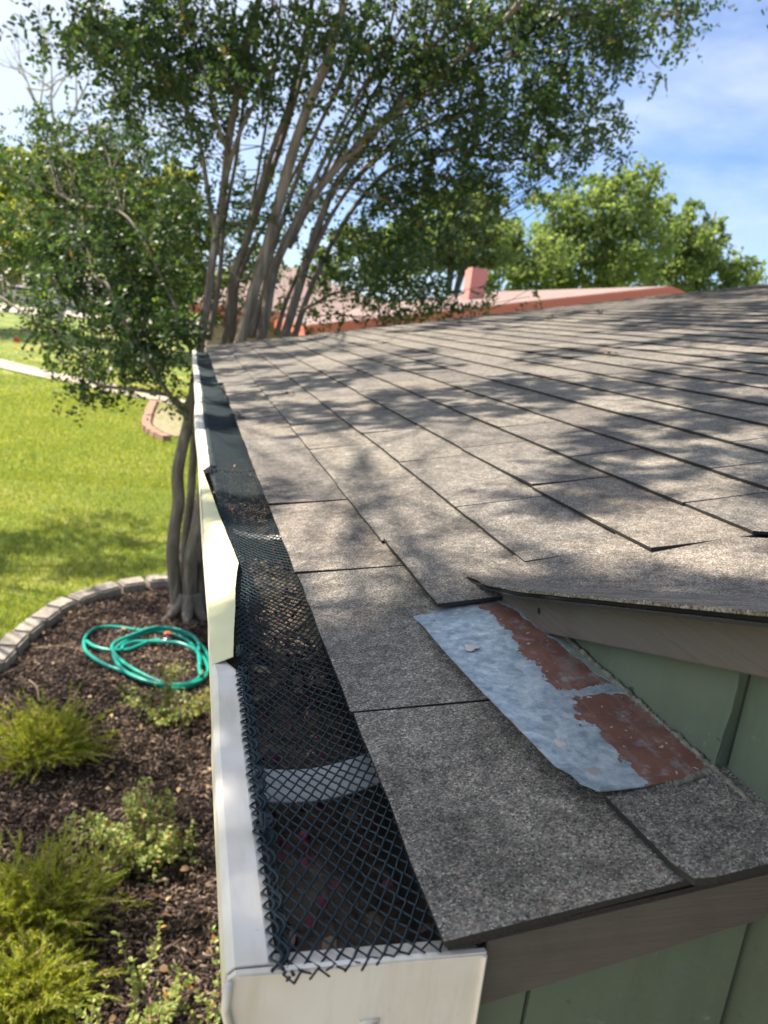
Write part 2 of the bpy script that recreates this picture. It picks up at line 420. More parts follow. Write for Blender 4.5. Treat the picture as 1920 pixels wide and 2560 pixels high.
m = NT('mulch_chip'); c = m.ramp(m.island(), [(0.0, (0.014, 0.009, 0.007)), (0.4, (0.045, 0.027, 0.020)), (0.75, (0.125, 0.078, 0.057)), (1.0, (0.34, 0.24, 0.18))]); m.color(c).set(Roughness=0.9); CHIP = m.m
m = NT('edging_concrete'); c = m.mix(1.0, m.ramp(m.noise(18, 6), [(0.3, (0.26, 0.22, 0.185)), (0.7, (0.40, 0.355, 0.31))]), m.ramp(m.rnd(), [(0, 0.8), (1, 1.1)]), 'MULTIPLY')
m.color(c).set(Roughness=0.9).bump(m.noise(60, 5), 0.5, 0.01); STONE = m.m
m = NT('red_brick'); c = m.ramp(m.noise(20, 4), [(0.3, (0.25, 0.13, 0.09)), (0.7, (0.40, 0.25, 0.18))]); m.color(c).set(Roughness=0.9); BRICK = m.m
m = NT('pale_concrete'); m.color(m.ramp(m.noise(1.5, 5), [(0.3, (0.34, 0.29, 0.23)), (0.7, (0.46, 0.40, 0.33))])).set(Roughness=0.9); CONC = m.m
m = NT('hose_vinyl'); m.color(m.mix(m.noise(9, 3), (0.0, 0.23, 0.17), (0.01, 0.34, 0.26))).set(Roughness=0.32); HOSE = m.m
m = NT('orange_plastic'); m.color((0.55, 0.09, 0.04)).set(Roughness=0.4); ORANGE = m.m
m = NT('chrome'); m.color((0.6, 0.6, 0.6)).set(Metallic=0.9, Roughness=0.25); CHROME = m.m
m = NT('brass'); m.color((0.55, 0.38, 0.08)).set(Metallic=0.7, Roughness=0.35); BRASS = m.m
m = NT('pink_shingles'); c = m.mix(1.0, m.ramp(m.noise(1.0, 4, 0.6, m.stretch((3, 3, 10))), [(0.3, (0.20, 0.135, 0.120)), (0.7, (0.27, 0.19, 0.170))]), m.ramp(m.noise(30, 3), [(0.3, 0.85), (0.7, 1.15)]), 'MULTIPLY'); m.color(c).set(Roughness=0.9); PINK = m.m
m = NT('coral_trim'); m.color((0.60, 0.165, 0.11)).set(Roughness=0.6); CORAL = m.m
m = NT('coral_stucco'); m.color(m.mix(m.noise(8, 4), (0.50, 0.20, 0.17), (0.58, 0.26, 0.22))).set(Roughness=0.85); STUCCO = m.m
m = NT('cream_siding'); m.color((0.34, 0.27, 0.20)).set(Roughness=0.8); CREAM = m.m
m = NT('white_siding'); m.color((0.80, 0.77, 0.73)).set(Roughness=0.7); WHITE = m.m
m = NT('grey_roof'); m.color((0.34, 0.31, 0.30)).set(Roughness=0.9); GREYROOF = m.m
m = NT('dark_glass'); m.color((0.03, 0.04, 0.05)).set(Roughness=0.1); GLASS = m.m
m = NT('red_cloth'); m.color((0.6, 0.03, 0.02)).set(Roughness=0.6); RED = m.m
m = NT('twig_bark'); m.color((0.30, 0.21, 0.14)).set(Roughness=0.9); TWIG = m.m

# ================================================================== GROUND
def ground_z(x, y):
    far = max(0.0, y - 34.0)
    left = max(0.0, -x - 9.0)
    return 0.034 * far + 0.02 * min(left, 60) * min(1.0, far / 30) + 0.03 * math.sin(x * 0.7) * math.sin(y * 0.5) * min(1, max(0, y - 9) / 6)
mb = MB()
xs = sorted(set(list(np.linspace(-300, -40, 9)) + list(np.linspace(-40, 20, 41)) + list(np.linspace(20, 300, 9))))
ys = sorted(set(list(np.linspace(-60, 0, 5)) + list(np.linspace(0, 60, 41)) + list(np.linspace(60, 500, 12))))
mb.v = [(x, y, ground_z(x, y) - 0.03) for x in xs for y in ys]
ny = len(ys)
mb.f = [(i * ny + j, (i + 1) * ny + j, (i + 1) * ny + j + 1, i * ny + j + 1) for i in range(len(xs) - 1) for j in range(ny - 1)]
tag(mb.build('ground', LAWN, smooth=True), kind='structure')

# mulch bed outline follows the edging stones (photo pixels on the ground)
edge_px = [(-34, 1672), (-12, 1652), (7, 1633), (27, 1610), (54, 1584), (88, 1557), (121, 1533), (152, 1511), (189, 1496), (229, 1482), (277, 1469), (321, 1460), (368, 1454), (405, 1449), (440, 1448), (478, 1454), (510, 1466)]
edge = np.array([at_z(p, 0.07)[:2] for p in edge_px])
ext = [edge[0] + np.array([-0.10 * k, -0.42 * k]) for k in range(12, 0, -1)]
edge = np.vstack([ext, edge])
edge_s = smooth_path(np.column_stack([edge, np.zeros(len(edge))]), 8)[:, :2]
poly = [(x, y) for x, y in edge_s] + [(1.6, edge_s[-1][1] - 0.3), (1.6, 5.6), (0.19, 5.0), (0.19, -1.5), (edge_s[0][0], -1.5)]
def in_poly(x, y, P):
    c = False; j = len(P) - 1
    for i in range(len(P)):
        if (P[i][1] > y) != (P[j][1] > y) and x < (P[j][0] - P[i][0]) * (y - P[i][1]) / (P[j][1] - P[i][1]) + P[i][0]: c = not c
        j = i
    return c
def in_poly_v(PT, P):
    P = np.asarray(P); c = np.zeros(len(PT), bool); j = len(P) - 1
    for i in range(len(P)):
        if P[i][1] != P[j][1]:
            t = ((P[i][1] > PT[:, 1]) != (P[j][1] > PT[:, 1])) & (PT[:, 0] < (P[j][0] - P[i][0]) * (PT[:, 1] - P[i][1]) / (P[j][1] - P[i][1]) + P[i][0])
            c ^= t
        j = i
    return c
bm = bmesh.new()
bm.faces.new([bm.verts.new((x, y, -0.012)) for x, y in poly])
bmesh.ops.triangulate(bm, faces=bm.faces)
me = bpy.data.meshes.new('mulch_bed'); bm.to_mesh(me); bm.free()
bed = tag(link('mulch_bed', me, MULCH), kind='structure')
# wood chips
def scatter_chips(n, x0, x1, y0, y1):
    P = np.column_stack([RNG.uniform(x0, x1, 3 * n), RNG.uniform(y0, y1, 3 * n)])
    P = P[in_poly_v(P, poly)][:n]; n = len(P)
    L = RNG.uniform(0.005, 0.020, n)[:, None]; w = RNG.uniform(0.0018, 0.005, n)[:, None]; t = RNG.uniform(0.0015, 0.004, n)[:, None]
    a = RNG.uniform(0, math.pi, n); e = RNG.normal(0, 0.28, n)
    z = RNG.uniform(-0.008, 0.02, n) + 0.014 * np.sin(P[:, 0] * 5.1) * np.sin(P[:, 1] * 4.3)
    d = np.column_stack([np.cos(a) * np.cos(e), np.sin(a) * np.cos(e), np.sin(e)]); sd = np.column_stack([-np.sin(a), np.cos(a), RNG.normal(0, 0.25, n)]); u = np.cross(d, sd)
    c = np.column_stack([P, z])
    V = np.stack([c + d * L * i + sd * w * j + u * t * q for (i, j, q) in ((-1, -1, -1), (1, -.6, -1), (1, .6, -1), (-1, 1, -1), (-1, -1, 1), (1, -.6, 1), (1, .6, 1), (-1, 1, 1))], 1).reshape(-1, 3)
    q = np.array([(4, 5, 6, 7), (0, 1, 5, 4), (1, 2, 6, 5), (2, 3, 7, 6), (3, 0, 4, 7)])
    return fast_mesh('mulch_chips', V, (np.arange(n)[:, None, None] * 8 + q[None]).reshape(-1, 4))
tag(link('mulch_chips', scatter_chips(42000, -1.7, 0.25, 1.7, 7.6), CHIP), 'loose dark brown wood mulch chips covering the flower bed', 'mulch', kind='stuff')
# leaf shapes -----------------------------------------------------
def leaves_mesh(name, C, D, N, L, W, curl=0.12):
    """C centres, D directions, N normals, L lengths, W widths -> 6-vertex leaves of 4 triangles"""
    C, D, N = (np.asarray(a, float) for a in (C, D, N)); n = len(C)
    D = D / (np.linalg.norm(D, axis=1)[:, None] + 1e-9)
    S = np.cross(D, N); S /= np.linalg.norm(S, axis=1)[:, None] + 1e-9
    U = np.cross(S, D)
    L = np.broadcast_to(L, (n,))[:, None]; W = np.broadcast_to(W, (n,))[:, None]
    v = np.stack([C, C + D * L * .3 + S * W * .42 + U * W * curl, C + D * L * .68 + S * W * .40 + U * W * curl, C + D * L,
                  C + D * L * .68 - S * W * .40 + U * W * curl, C + D * L * .3 - S * W * .42 + U * W * curl], 1)
    b = (np.arange(n) * 6)[:, None]
    f = np.concatenate([b + np.array([[0, 1, 5]]), b + np.array([[1, 2, 4]]), b + np.array([[1, 4, 5]]), b + np.array([[2, 3, 4]])], 1).reshape(-1, 3)
    return fast_mesh(name, v.reshape(-1, 3), f)
def rand_dirs(n, up=0.0):
    d = RNG.normal(size=(n, 3)); d /= np.linalg.norm(d, axis=1)[:, None]; d[:, 2] += up
    return d / np.linalg.norm(d, axis=1)[:, None]
# fallen leaves on the bed
pts = []
while len(pts) < 130:
    x, y = RNG.uniform(-1.5, 0.2), RNG.uniform(2.0, 7.0)
    if in_poly(x, y, poly): pts.append((x, y, 0.03))
pts = np.array(pts); nn = rand_dirs(len(pts), 2.0); dd = rand_dirs(len(pts)); dd[:, 2] *= 0.2
tag(link('fallen_leaves', leaves_mesh('fallen_leaves', pts, dd, nn, RNG.uniform(.03, .06, len(pts)), RNG.uniform(.02, .035, len(pts)), 0.3), DRY), 'dry tan leaves scattered over the dark mulch', 'leaf litter', kind='stuff')
# dry sticks lying in the mulch
for i, (a, b_) in enumerate((((90, 1620), (205, 1624)), ((72, 1700), (98, 1752)), ((0, 1690), (60, 1672)))):
    p0, p1 = at_z(a, 0.03), at_z(b_, 0.03)
    mid = (p0 + p1) / 2 + np.array([0.01, 0.03, 0.01])
    mb = MB(); mb.tube(smooth_path([p0, mid, p1], 5), np.linspace(0.006, 0.003, 11), 5); mb.tube(smooth_path([mid, mid + (p1 - p0) * .2 + [0.03, 0.05, 0.02]], 3), np.linspace(.004, .002, 4), 4)
    tag(mb.build('dry_stick', TWIG), ['long dry stick lying left of the green hose coil', 'short curved dry stick behind the round juniper', 'thin dry stick next to the curved edging stones'][i], 'stick')

# grass blades
def grass(n, x0, x1, y0, y1, hmin, hmax, w):
    P = np.column_stack([RNG.uniform(x0, x1, n), RNG.uniform(y0, y1, n)])
    d = CAM[1]
    keep = ~in_poly_v(P, poly) & ((P[:, 0] < 0.3) | (P[:, 1] > 5.6))
    P = P[keep]; n = len(P)
    h = RNG.uniform(hmin, hmax, n); az = RNG.uniform(0, 2 * math.pi, n); ww = w * RNG.uniform(.6, 1.3, n)
    z = np.array([ground_z(a, b) for a, b in P]) - 0.028
    base = np.column_stack([P, z]); s = np.column_stack([np.cos(az), np.sin(az), np.zeros(n)]) * ww[:, None]
    lean = np.column_stack([RNG.normal(0, .5, n), RNG.normal(0, .5, n), np.ones(n)]) * h[:, None]
    v = np.stack([base - s, base + s, base + lean], 1).reshape(-1, 3)
    return v
v = np.vstack([grass(70000, -3.6, 1.2, 5.6, 11.5, .03, .07, .005), grass(60000, -6, 0.8, 11, 17, .035, .07, .009), grass(26000, -7.5, 0.8, 17, 20.5, .04, .07, .012), grass(14000, -9, 0.8, 20.5, 24, .04, .07, .014), grass(7000, -11, 0.8, 24, 29, .04, .07, .016), grass(5000, -13, 0.8, 29, 36, .04, .07, .02), grass(16000, -2.6, -0.9, 2.2, 6.5, .03, .07, .005)])
tag(link('grass', fast_mesh('grass', v, np.arange(len(v)).reshape(-1, 3)), GRASS), 'short bright green lawn grass beyond the stone edging', 'grass', kind='stuff')

# concrete path across the lawn, far street
def ribbon(name, pts, w, mat, lift=0.012):
    P = smooth_path([(x, y, 0) for x, y in pts], 8); T = np.gradient(P, axis=0); T /= np.linalg.norm(T, axis=1)[:, None]
    S = np.column_stack([-T[:, 1], T[:, 0], T[:, 2] * 0]) * w / 2
    v = []; f = []
    for p, s in zip(P, S):
        for k in (-1, -.33, .33, 1):
            q = p + s * k; v.append((q[0], q[1], ground_z(q[0], q[1]) + lift - 0.02))
    n = len(P)
    f = [(4 * i + k, 4 * i + k + 1, 4 * i + 5 + k, 4 * i + 4 + k) for i in range(n - 1) for k in range(3)]
    return tag(link(name, mesh(name, v, f), mat, smooth=True), kind='structure')
mb = MB(); mb.box((-7, -9, -.2), (.19, 1.1, -.006)); tag(mb.build('bounce_slab', CONC), kind='structure')  # unseen slab added behind the camera for neutral bounce light
ribbon('path', [(-14, 36), (-9, 30.3), (-5.9, 26.8), (-3.5, 24.2), (-1.5, 22.0), (0.5, 20.5)], 1.3, CONC, 0.03)
ribbon('driveway', [(-33, 56), (-20, 54), (-12, 56), (-4, 60), (8, 66)], 6.5, CONC, 0.04)

# ================================================================== HOUSE WITH THE SHINGLED ROOF
CP, SP, TP = math.cos(PITCH), math.sin(PITCH), math.tan(PITCH)
Y_FAR = 5.10
X_RIDGE = 5.6
house = tag(empty('house', (2.5, 0, 0)), 'house with brown grey shingle roof, green siding and brown rake boards', 'house')
def H(o):          # parent to the house, keeping world coordinates
    o.parent = house; o.matrix_parent_inverse = Matrix.Translation((-2.5, 0, 0)); return o
RIDGE_S = X_RIDGE / CP
# deck: a thin dark board layer in the roof plane (local x up the slope, y along the eave, z out of the roof)
mb = MB(); mb.prism([(0.006, 0.016, 0), (0.20, 0.016, 0), (0.20, 0.40, 0), (0.47, 0.20, 0), (RIDGE_S, -4.3, 0), (RIDGE_S, Y_FAR, 0), (0.006, Y_FAR, 0)], (0, 0, -0.014), (0, 0, 0.0))
roof = H(mb.build('roof', FELT))
roof.location = (0, 0, E - 0.0095); roof.rotation_euler = (0, -PITCH, 0)
edges_s = [0.0, 0.112, 0.236, 0.362]
while edges_s[-1] < RIDGE_S - 0.14: edges_s.append(edges_s[-1] + 0.1255)
phase = [0.18, 0.275, 0.06, 0.10, 0.225, 0.345, 0.165]
def y_cut(s):      # where the tabs are cut along the valley
    x = s * CP
    return 0.385 - 0.80 * (x - 0.36)
def eave_shift(y): return -0.004 * math.sin(y * 1.3) - (0.018 * min(1, max(0, (y - 2.3) / 0.3)))
def tab_mesh(w, L, seed, curl=0.0, ca=0.0, cb=0.0, wave=1.0, nx=2, nyy=5, x_in=0.0):
    """tab of width w (y), length L (x); ca/cb skew of the two ends at the lower edge; top surface falls up-slope"""
    r = random.Random(seed); v = []; T = 0.0036
    jit = [r.uniform(-.0009, .0009) * wave for _ in range(nyy + 1)]
    lift = [0.0] * (nyy + 1)
    for j in range(nyy + 1):
        t = j / nyy
        lift[j] = curl * ((1 - t) ** 3 if r.random() < 2 else 0) + r.uniform(0, .0008)
    for lay in (0, 1):
        for i in range(nx + 1):
            fx = (0.0, 0.35, 1.0)[i] if nx == 2 else i / nx
            for j in range(nyy + 1):
                t = j / nyy
                y = t * w + (ca * (1 - t) + cb * t) * (1 - fx)
                x = fx * L + (jit[j] if i == 0 else 0) + (x_in if i == 0 and j in (0, nyy) else 0)
                z = 0.0105 - 0.036 * x + lift[j] * (1 - fx) ** 2 - (T if lay == 0 else 0)
                v.append((x, y, z))
    a = lambda l, i, j: l * (nx + 1) * (nyy + 1) + i * (nyy + 1) + j
    f = []
    for i in range(nx):
        for j in range(nyy):
            f.append((a(1, i, j), a(1, i + 1, j), a(1, i + 1, j + 1), a(1, i, j + 1)))
    f += [(a(0, 0, j), a(1, 0, j), a(1, 0, j + 1), a(0, 0, j + 1)) for j in range(nyy)]
    f += [(a(0, i + 1, 0), a(1, i + 1, 0), a(1, i, 0), a(0, i, 0)) for i in range(nx)]
    f += [(a(0, i, nyy), a(1, i, nyy), a(1, i + 1, nyy), a(0, i + 1, nyy)) for i in range(nx)]
    me = mesh('shingle', v, f); me.materials.append(SHINGLE); me.materials.append(EDGE)
    for p in me.polygons:
        if p.index >= nx * nyy: p.material_index = 1
    return me
PW = 0.301
TABL = 0.150
tab_variants = [tab_mesh(PW - r_, TABL, 100 + k, c_) for k, (r_, c_) in enumerate([(.0022, 0), (.003, .0012), (.0018, 0), (.0035, .003), (.0015, .0), (.0028, .0018)])]
tabs = []          # (area, course, y0, y1, mesh or variant)
rr = random.Random(5)
for k, s0 in enumerate(edges_s):
    ph = phase[k] if k < len(phase) else rr.choice((0.0, 0.05, 0.10, 0.15, 0.2, 0.25)) + rr.uniform(-.01, .01)
    y = ph - 18 * PW
    while y < Y_FAR:
        y0, y1 = y, y + PW
        y += PW
        lo = y_cut(s0 + 0.01) if k >= 3 else {0: 0.0, 1: 0.36, 2: 0.435}[k]
        if y1 < lo + 0.04: continue
        if y0 > Y_FAR - 0.05: continue
        P = np.array([s0 * CP + .06, (max(y0, lo) + y1) / 2, E + s0 * SP]); d = P - CAM
        if k >= 3 and y1 < -1.5: continue
        nrm = np.array([-SP, 0, CP]); D = np.linalg.norm(d)
        u_, v_ = to_px(P); c = M.T @ d
        vis = c[2] > 0.05 and -100 < u_ < 2150
        area = abs(nrm @ d) / D ** 3 if vis else 0.0
        tabs.append((area, k, s0, y0, y1, lo))
tabs.sort(key=lambda t: -t[0])
rest_v = []; rest_f = []; rest_m = []
for i, (area, k, s0, y0, y1, lo) in enumerate(tabs):
    shape = None; yy0 = y0
    if y0 < lo or y1 > Y_FAR:
        yy0 = max(y0, lo); yy1 = min(y1, Y_FAR)
        skew = (y_cut(s0) - y_cut(s0 + TABL)) if (k >= 3 and y0 < lo) else 0.0
        shape = tab_mesh(yy1 - yy0 - 0.002, 0.2 if k == 0 else TABL, 500 + i, 0.0, skew, 0.0, x_in=0.006 if k == 0 else 0.0, nx=2, nyy=6)
    if k == 0 and y1 < 1.2 and y0 > -0.2:      # first row: its joints run a little askew
        sk0 = 0.0 if y0 < lo else 0.034
        yy0 = max(y0, lo)
        shape = tab_mesh(y1 - yy0 - 0.003 + (0.0 if y0 < lo else 0), 0.2, 300 + i, 0.003 if y0 > .3 else 0.0, sk0, 0.034, x_in=0.0, nx=2, nyy=8)
    if i < 296:
        me = shape or tab_variants[(i * 7 + k) % len(tab_variants)]
        o = link('shingle', me, SHINGLE, roof)
        o.location = (s0 + (eave_shift(y0) if k == 0 else rr.uniform(-.0015, .0015)), yy0, rr.uniform(0, .0008) + (.0045 if k == 1 and yy0 < .4 else 0))
        o.rotation_euler = (0, .036 if k == 1 and yy0 < .4 else 0, rr.uniform(-.004, .004))
    else:
        me = shape or tab_variants[(i * 7 + k) % len(tab_variants)]
        n0 = len(rest_v); off = Vector((s0 + (eave_shift(y0) if k == 0 else 0), yy0, 0))
        rest_v += [tuple(v.co + off) for v in me.vertices]; rest_f += [tuple(n0 + j for j in p.vertices) for p in me.polygons]; rest_m += [p.material_index for p in me.polygons]
rest_me = mesh('far_shingles', rest_v, rest_f); rest_me.materials.append(SHINGLE); rest_me.materials.append(EDGE); rest_me.polygons.foreach_set('material_index', rest_m)
o = link('far_shingles', rest_me, None, roof); o['kind'] = 'stuff'
# short shingle piece between flashing, wall and near edge
mb = MB()
def piece(u, v):
    y = -0.009 + v * (0.072 + 0.004 * u); x = 0.126 + u * 0.085 - 0.006 * v
    if v < .01 and u < .01: x += 0.003; y += .002
    return (x, y, 0.0135 - 0.036 * (x - .12) + 0.0012 * math.sin(9 * u) * v)
mb.grid(piece, 6, 5, (0, 0, -0.0045))
edge_mat(mb.build('shingle', SHINGLE, roof), 30)
# starter strip under the first row (thin dark edge)
mb = MB(); mb.grid(lambda u, v: (0.003 + u * 0.2 + eave_shift(v * Y_FAR) * (1 - u), 0.003 + v * (Y_FAR - .004), 0.0052 - 0.012 * u), 2, 60, (0, 0, -0.0035))
mb.build('starter_strip', EDGE, roof)
# small patch of odd shingle near the valley
mb = MB(); mb.grid(lambda u, v: (0.206 + u * 0.034, 0.432 + v * 0.055 - u * .012, 0.0088 - 0.02 * u + .001 * math.sin(6 * v)), 3, 4, (0, 0, -0.003))
mb.build('shingle', SHINGLE, roof)

# far rake board and wall under it, ridge cap and the slope behind
mb = MB(); mb.hexa([(0.02, Y_FAR - .03, E - .055 + .02 * TP), (X_RIDGE, Y_FAR - .03, E - .055 + X_RIDGE * TP), (X_RIDGE, Y_FAR - .008, E - .055 + X_RIDGE * TP), (0.02, Y_FAR - .008, E - .055 + .02 * TP),
                    (0.02, Y_FAR - .03, E - .016 + .02 * TP), (X_RIDGE, Y_FAR - .03, E - .016 + X_RIDGE * TP), (X_RIDGE, Y_FAR - .008, E - .016 + X_RIDGE * TP), (0.02, Y_FAR - .008, E - .016 + .02 * TP)])
H(mb.build('rake_board', BOARD_X))
mb = MB(); mb.prism([(0.2, 0, 0), (2 * X_RIDGE - .2, 0, 0), (2 * X_RIDGE - .2, 0, E - .05 + .2 * TP), (X_RIDGE, 0, E - .05 + X_RIDGE * TP), (0.2, 0, E - .05 + .2 * TP)], (0, Y_FAR - .16, 0), (0, Y_FAR - .04, 0))
H(mb.build('end_wall', GREEN))
mb = MB(); mb.hexa([(X_RIDGE - .002, -4.3, E + X_RIDGE * TP - .012), (2 * X_RIDGE, -4.3, E - .012), (2 * X_RIDGE, Y_FAR, E - .012), (X_RIDGE - .002, Y_FAR, E + X_RIDGE * TP - .012),
                    (X_RIDGE - .002, -4.3, E + X_RIDGE * TP - .003), (2 * X_RIDGE, -4.3, E - .003), (2 * X_RIDGE, Y_FAR, E - .003), (X_RIDGE - .002, Y_FAR, E + X_RIDGE * TP - .003)])
H(mb.build('back_slope', SHINGLE))
mb = MB(); mb.prism([(X_RIDGE - .14, 0, E + (X_RIDGE - .14) * TP + .012), (X_RIDGE, 0, E + X_RIDGE * TP + .018), (X_RIDGE + .14, 0, E + (X_RIDGE - .14) * TP + .012), (X_RIDGE, 0, E + X_RIDGE * TP + .010)], (0, -4.2, 0), (0, Y_FAR + .003, 0))
H(mb.build('ridge_cap', SHINGLE))

# front wall of the house below the eave, soffit, fascia behind the gutter
XW = 0.190
mb = MB(); mb.box((XW + .012, -5.6, -0.05), (XW + .10, Y_FAR - .17, E - 0.16)); H(mb.build('front_wall', GREEN))
mb = MB(); mb.box((0.042, 0.055, E - 0.165), (XW + .01, Y_FAR - .17, E - 0.150)); H(mb.build('soffit', BOARD))
mb = MB(); mb.box((0.024, 0.040, E - 0.148), (0.042, Y_FAR - .032, E - 0.014)); H(mb.build('fascia', BOARD))

# gable: wall above the roof, rake board, gable roof rising towards the camera side
GS = 0.334
def gz(y): return E + 0.168 - GS * y
Y_RG = -2.6
# two siding panels with a dark open joint between them
def wall_panel(name, y0, y1, x0, x1):
    mb = MB()
    base = E + XW * TP - 0.010
    pts = [(y0, base), (y1, base), (y1, max(base + .001, gz(y1) - .018)), (y0, gz(y0) - .018)]
    mb.prism([(0, y, z) for y, z in pts], (x0, 0, 0), (x1, 0, 0))
    return H(mb.build(name, GREEN))
wall_panel('siding_panel', 0.0655, 0.345, XW - .002, XW + .010)
wall_panel('siding_panel', -0.62, 0.0625, XW + .003, XW + .012)
wall_panel('siding_panel', -1.8, -0.624, XW, XW + .011)
mb = MB(); mb.prism([(0, 0.33, E - .2), (0, -2.2, E - .2), (0, -2.2, gz(-2.2) - .03), (0, .33, gz(.33) - .024)], (XW + .014, 0, 0), (XW + .03, 0, 0))
H(mb.build('sheathing', FELT))
mb = MB(); mb.box((XW + .004, -0.62, 0.0), (XW + .012, 0.0300, E + XW * TP)); H(mb.build('siding_panel', GREEN))
# jagged free edge of the far siding panel
mb = MB()
ed = [(0.0650 + 0.0012 * math.sin(9 * t) + random.uniform(-.0006, .0006), E + XW * TP - .008 + t * 0.105) for t in np.linspace(0, 1, 14)]
mb.prism([(XW - .0035, y, z) for y, z in ed] + [(XW - .0035, y + .004, z) for y, z in reversed(ed)], (0, 0, 0), (0.0014, 0, 0))
H(mb.build('panel_lip', GREEN))
# rake board of the gable
BH = 0.037
def rake_pts(x):
    return [(x, 0.338, gz(0.338) - BH), (x, -2.6, gz(-2.6) - BH), (x, -2.6, gz(-2.6) - .007), (x, 0.398, gz(0.398) - .007)]
mb = MB(); mb.prism(rake_pts(0), (XW - .018, 0, 0), (XW - .003, 0, 0))
o = H(mb.build('rake_board', BOARD)); bv = o.modifiers.new('bevel', 'BEVEL'); bv.width = 0.0015; bv.segments = 2
for y, z in ((0.285, .018), (-.04, .02)):
    b2 = MB(); b2.box((XW - .0188, y - .0022, gz(y) - z - .0022), (XW - .0175, y + .0022, gz(y) - z + .0022)); b2.build('nail_head', FELT, o)
# gable roof sheet (valley apron): main roof side rising over the valley onto the gable
def smax(a, b, k=0.012):
    h = max(k - abs(a - b), 0) / k
    return max(a, b) + h * h * k * 0.25
rj = random.Random(3)
jag = [rj.uniform(-.004, .003) for _ in range(60)]
def apron(lift, xin, thick_seed, ytop=0.0):
    def fn(u, v):
        x = XW - .036 + xin + u * 0.9
        yt = 0.452 if x < 0.24 else min(0.47, 0.385 - 0.80 * (x - 0.36) + 0.09 + ytop)
        if x < 0.235: yt = 0.418 + 0.6 * (x - .154) + ytop
        y = yt + (-1.7 - yt) * v ** 1.7
        if u < .001: x += jag[(int(v * 44) + thick_seed) % 60]
        z = smax(E + x * TP - 0.0005, gz(y) + 0.001, 0.02)
        tip = math.exp(-((x - .154) / .045) ** 2) * math.exp(-((y - .40) / .07) ** 2)
        return (x, y, z + lift + 0.006 * tip)
    return fn
mb = MB(); mb.grid(apron(0.0, 0.0, 0), 40, 44, (0, 0, -0.0026))
H(mb.build('valley_shingle', SHINGLE))
mb = MB(); mb.grid(apron(-0.0034, 0.004, 17, -.012), 16, 44, (0, 0, -0.0024)); edge_mat(H(mb.build('valley_shingle', SHINGLE)), 16 * 44)
mb = MB(); mb.grid(apron(-0.0064, 0.0015, 31, -.03), 16, 44, (0, 0, -0.0022)); edge_mat(H(mb.build('valley_shingle', SHINGLE)), 16 * 44)
# rest of the gable roof, up to its ridge and down the other side
mb = MB()
mb.hexa([(.18, Y_RG, gz(Y_RG) - .02), (X_RIDGE, Y_RG, gz(Y_RG) - .02), (X_RIDGE, -1.2, gz(-1.2) - .02), (.18, -1.2, gz(-1.2) - .02), (.155, Y_RG, gz(Y_RG) - .012), (X_RIDGE, Y_RG, gz(Y_RG) - .012), (X_RIDGE, -1.2, gz(-1.2) - .012), (.155, -1.2, gz(-1.2) - .012)])
mb.hexa([(.155, 2 * Y_RG + .2, gz(.2) - .012), (X_RIDGE, 2 * Y_RG + .2, gz(.2) - .012), (X_RIDGE, Y_RG, gz(Y_RG) - .012), (.155, Y_RG, gz(Y_RG) - .012), (.155, 2 * Y_RG + .2, gz(.2)), (X_RIDGE, 2 * Y_RG + .2, gz(.2)), (X_RIDGE, Y_RG, gz(Y_RG)), (.155, Y_RG, gz(Y_RG))])
H(mb.build('gable_slope', SHINGLE))

# eave return below the near edge: brown end board and green end panels
mb = MB(); mb.prism([(0.0245, 0, E + .0245 * TP - .054), (0.0245, 0, E + .0245 * TP - .0100), (XW - .001, 0, E + (XW - .001) * TP - .0100), (XW - .001, 0, E + (XW - .001) * TP - .054)], (0, 0.007, 0), (0, 0.0155, 0))
o = H(mb.build('end_board', BOARD_X)); bv = o.modifiers.new('bevel', 'BEVEL'); bv.width = 0.0012; bv.segments = 2
def end_panel(x0, x1, y0):
    mb = MB(); mb.prism([(x0, 0, E - .20), (x1, 0, E - .20), (x1, 0, E + x1 * TP - .046), (x0, 0, E + x0 * TP - .046)], (0, y0 - .0145, 0), (0, y0 - .0045, 0)); return H(mb.build('end_panel', GREEN))
end_panel(0.0260, 0.0585, 0.0325); end_panel(0.0605, XW - .001, 0.0315)
mb = MB(); mb.box((0.03, 0.030, E - .19), (XW - .002, .038, E - .03)); H(mb.build('sheathing', FELT))

# flashing against the gable wall
def flash_fn(u, v):      # u across (0 free edge .. 1 wall), v along (0 near .. 1 far); roof-local coordinates
    y = 0.064 + v * 0.326 - 0.005 * (1 - v) ** 2 * (1 - u)
    free = 0.104 - 0.016 * v - 0.006 * math.sin(math.pi * v) 
    if v < 0.02: free += 0.010
    elif v < 0.06: free += 0.004
    x = free + u * (0.198 - free)
    down = 0.0052 * max(0.0, min(1.0, (v - .80) / .10))
    lift = -down + 0.0045 * (1 - u) ** 2 * (1.6 - v) + 0.003 * math.sin(4.2 * v + .6) * (1 - u) ** 2
    return (x, y, 0.0128 + lift - 0.002 * u)
mb = MB(); mb.grid(flash_fn, 18, 34, (0, 0, -0.0008))
flash = mb.build('flashing', FLASH, roof, smooth=False)
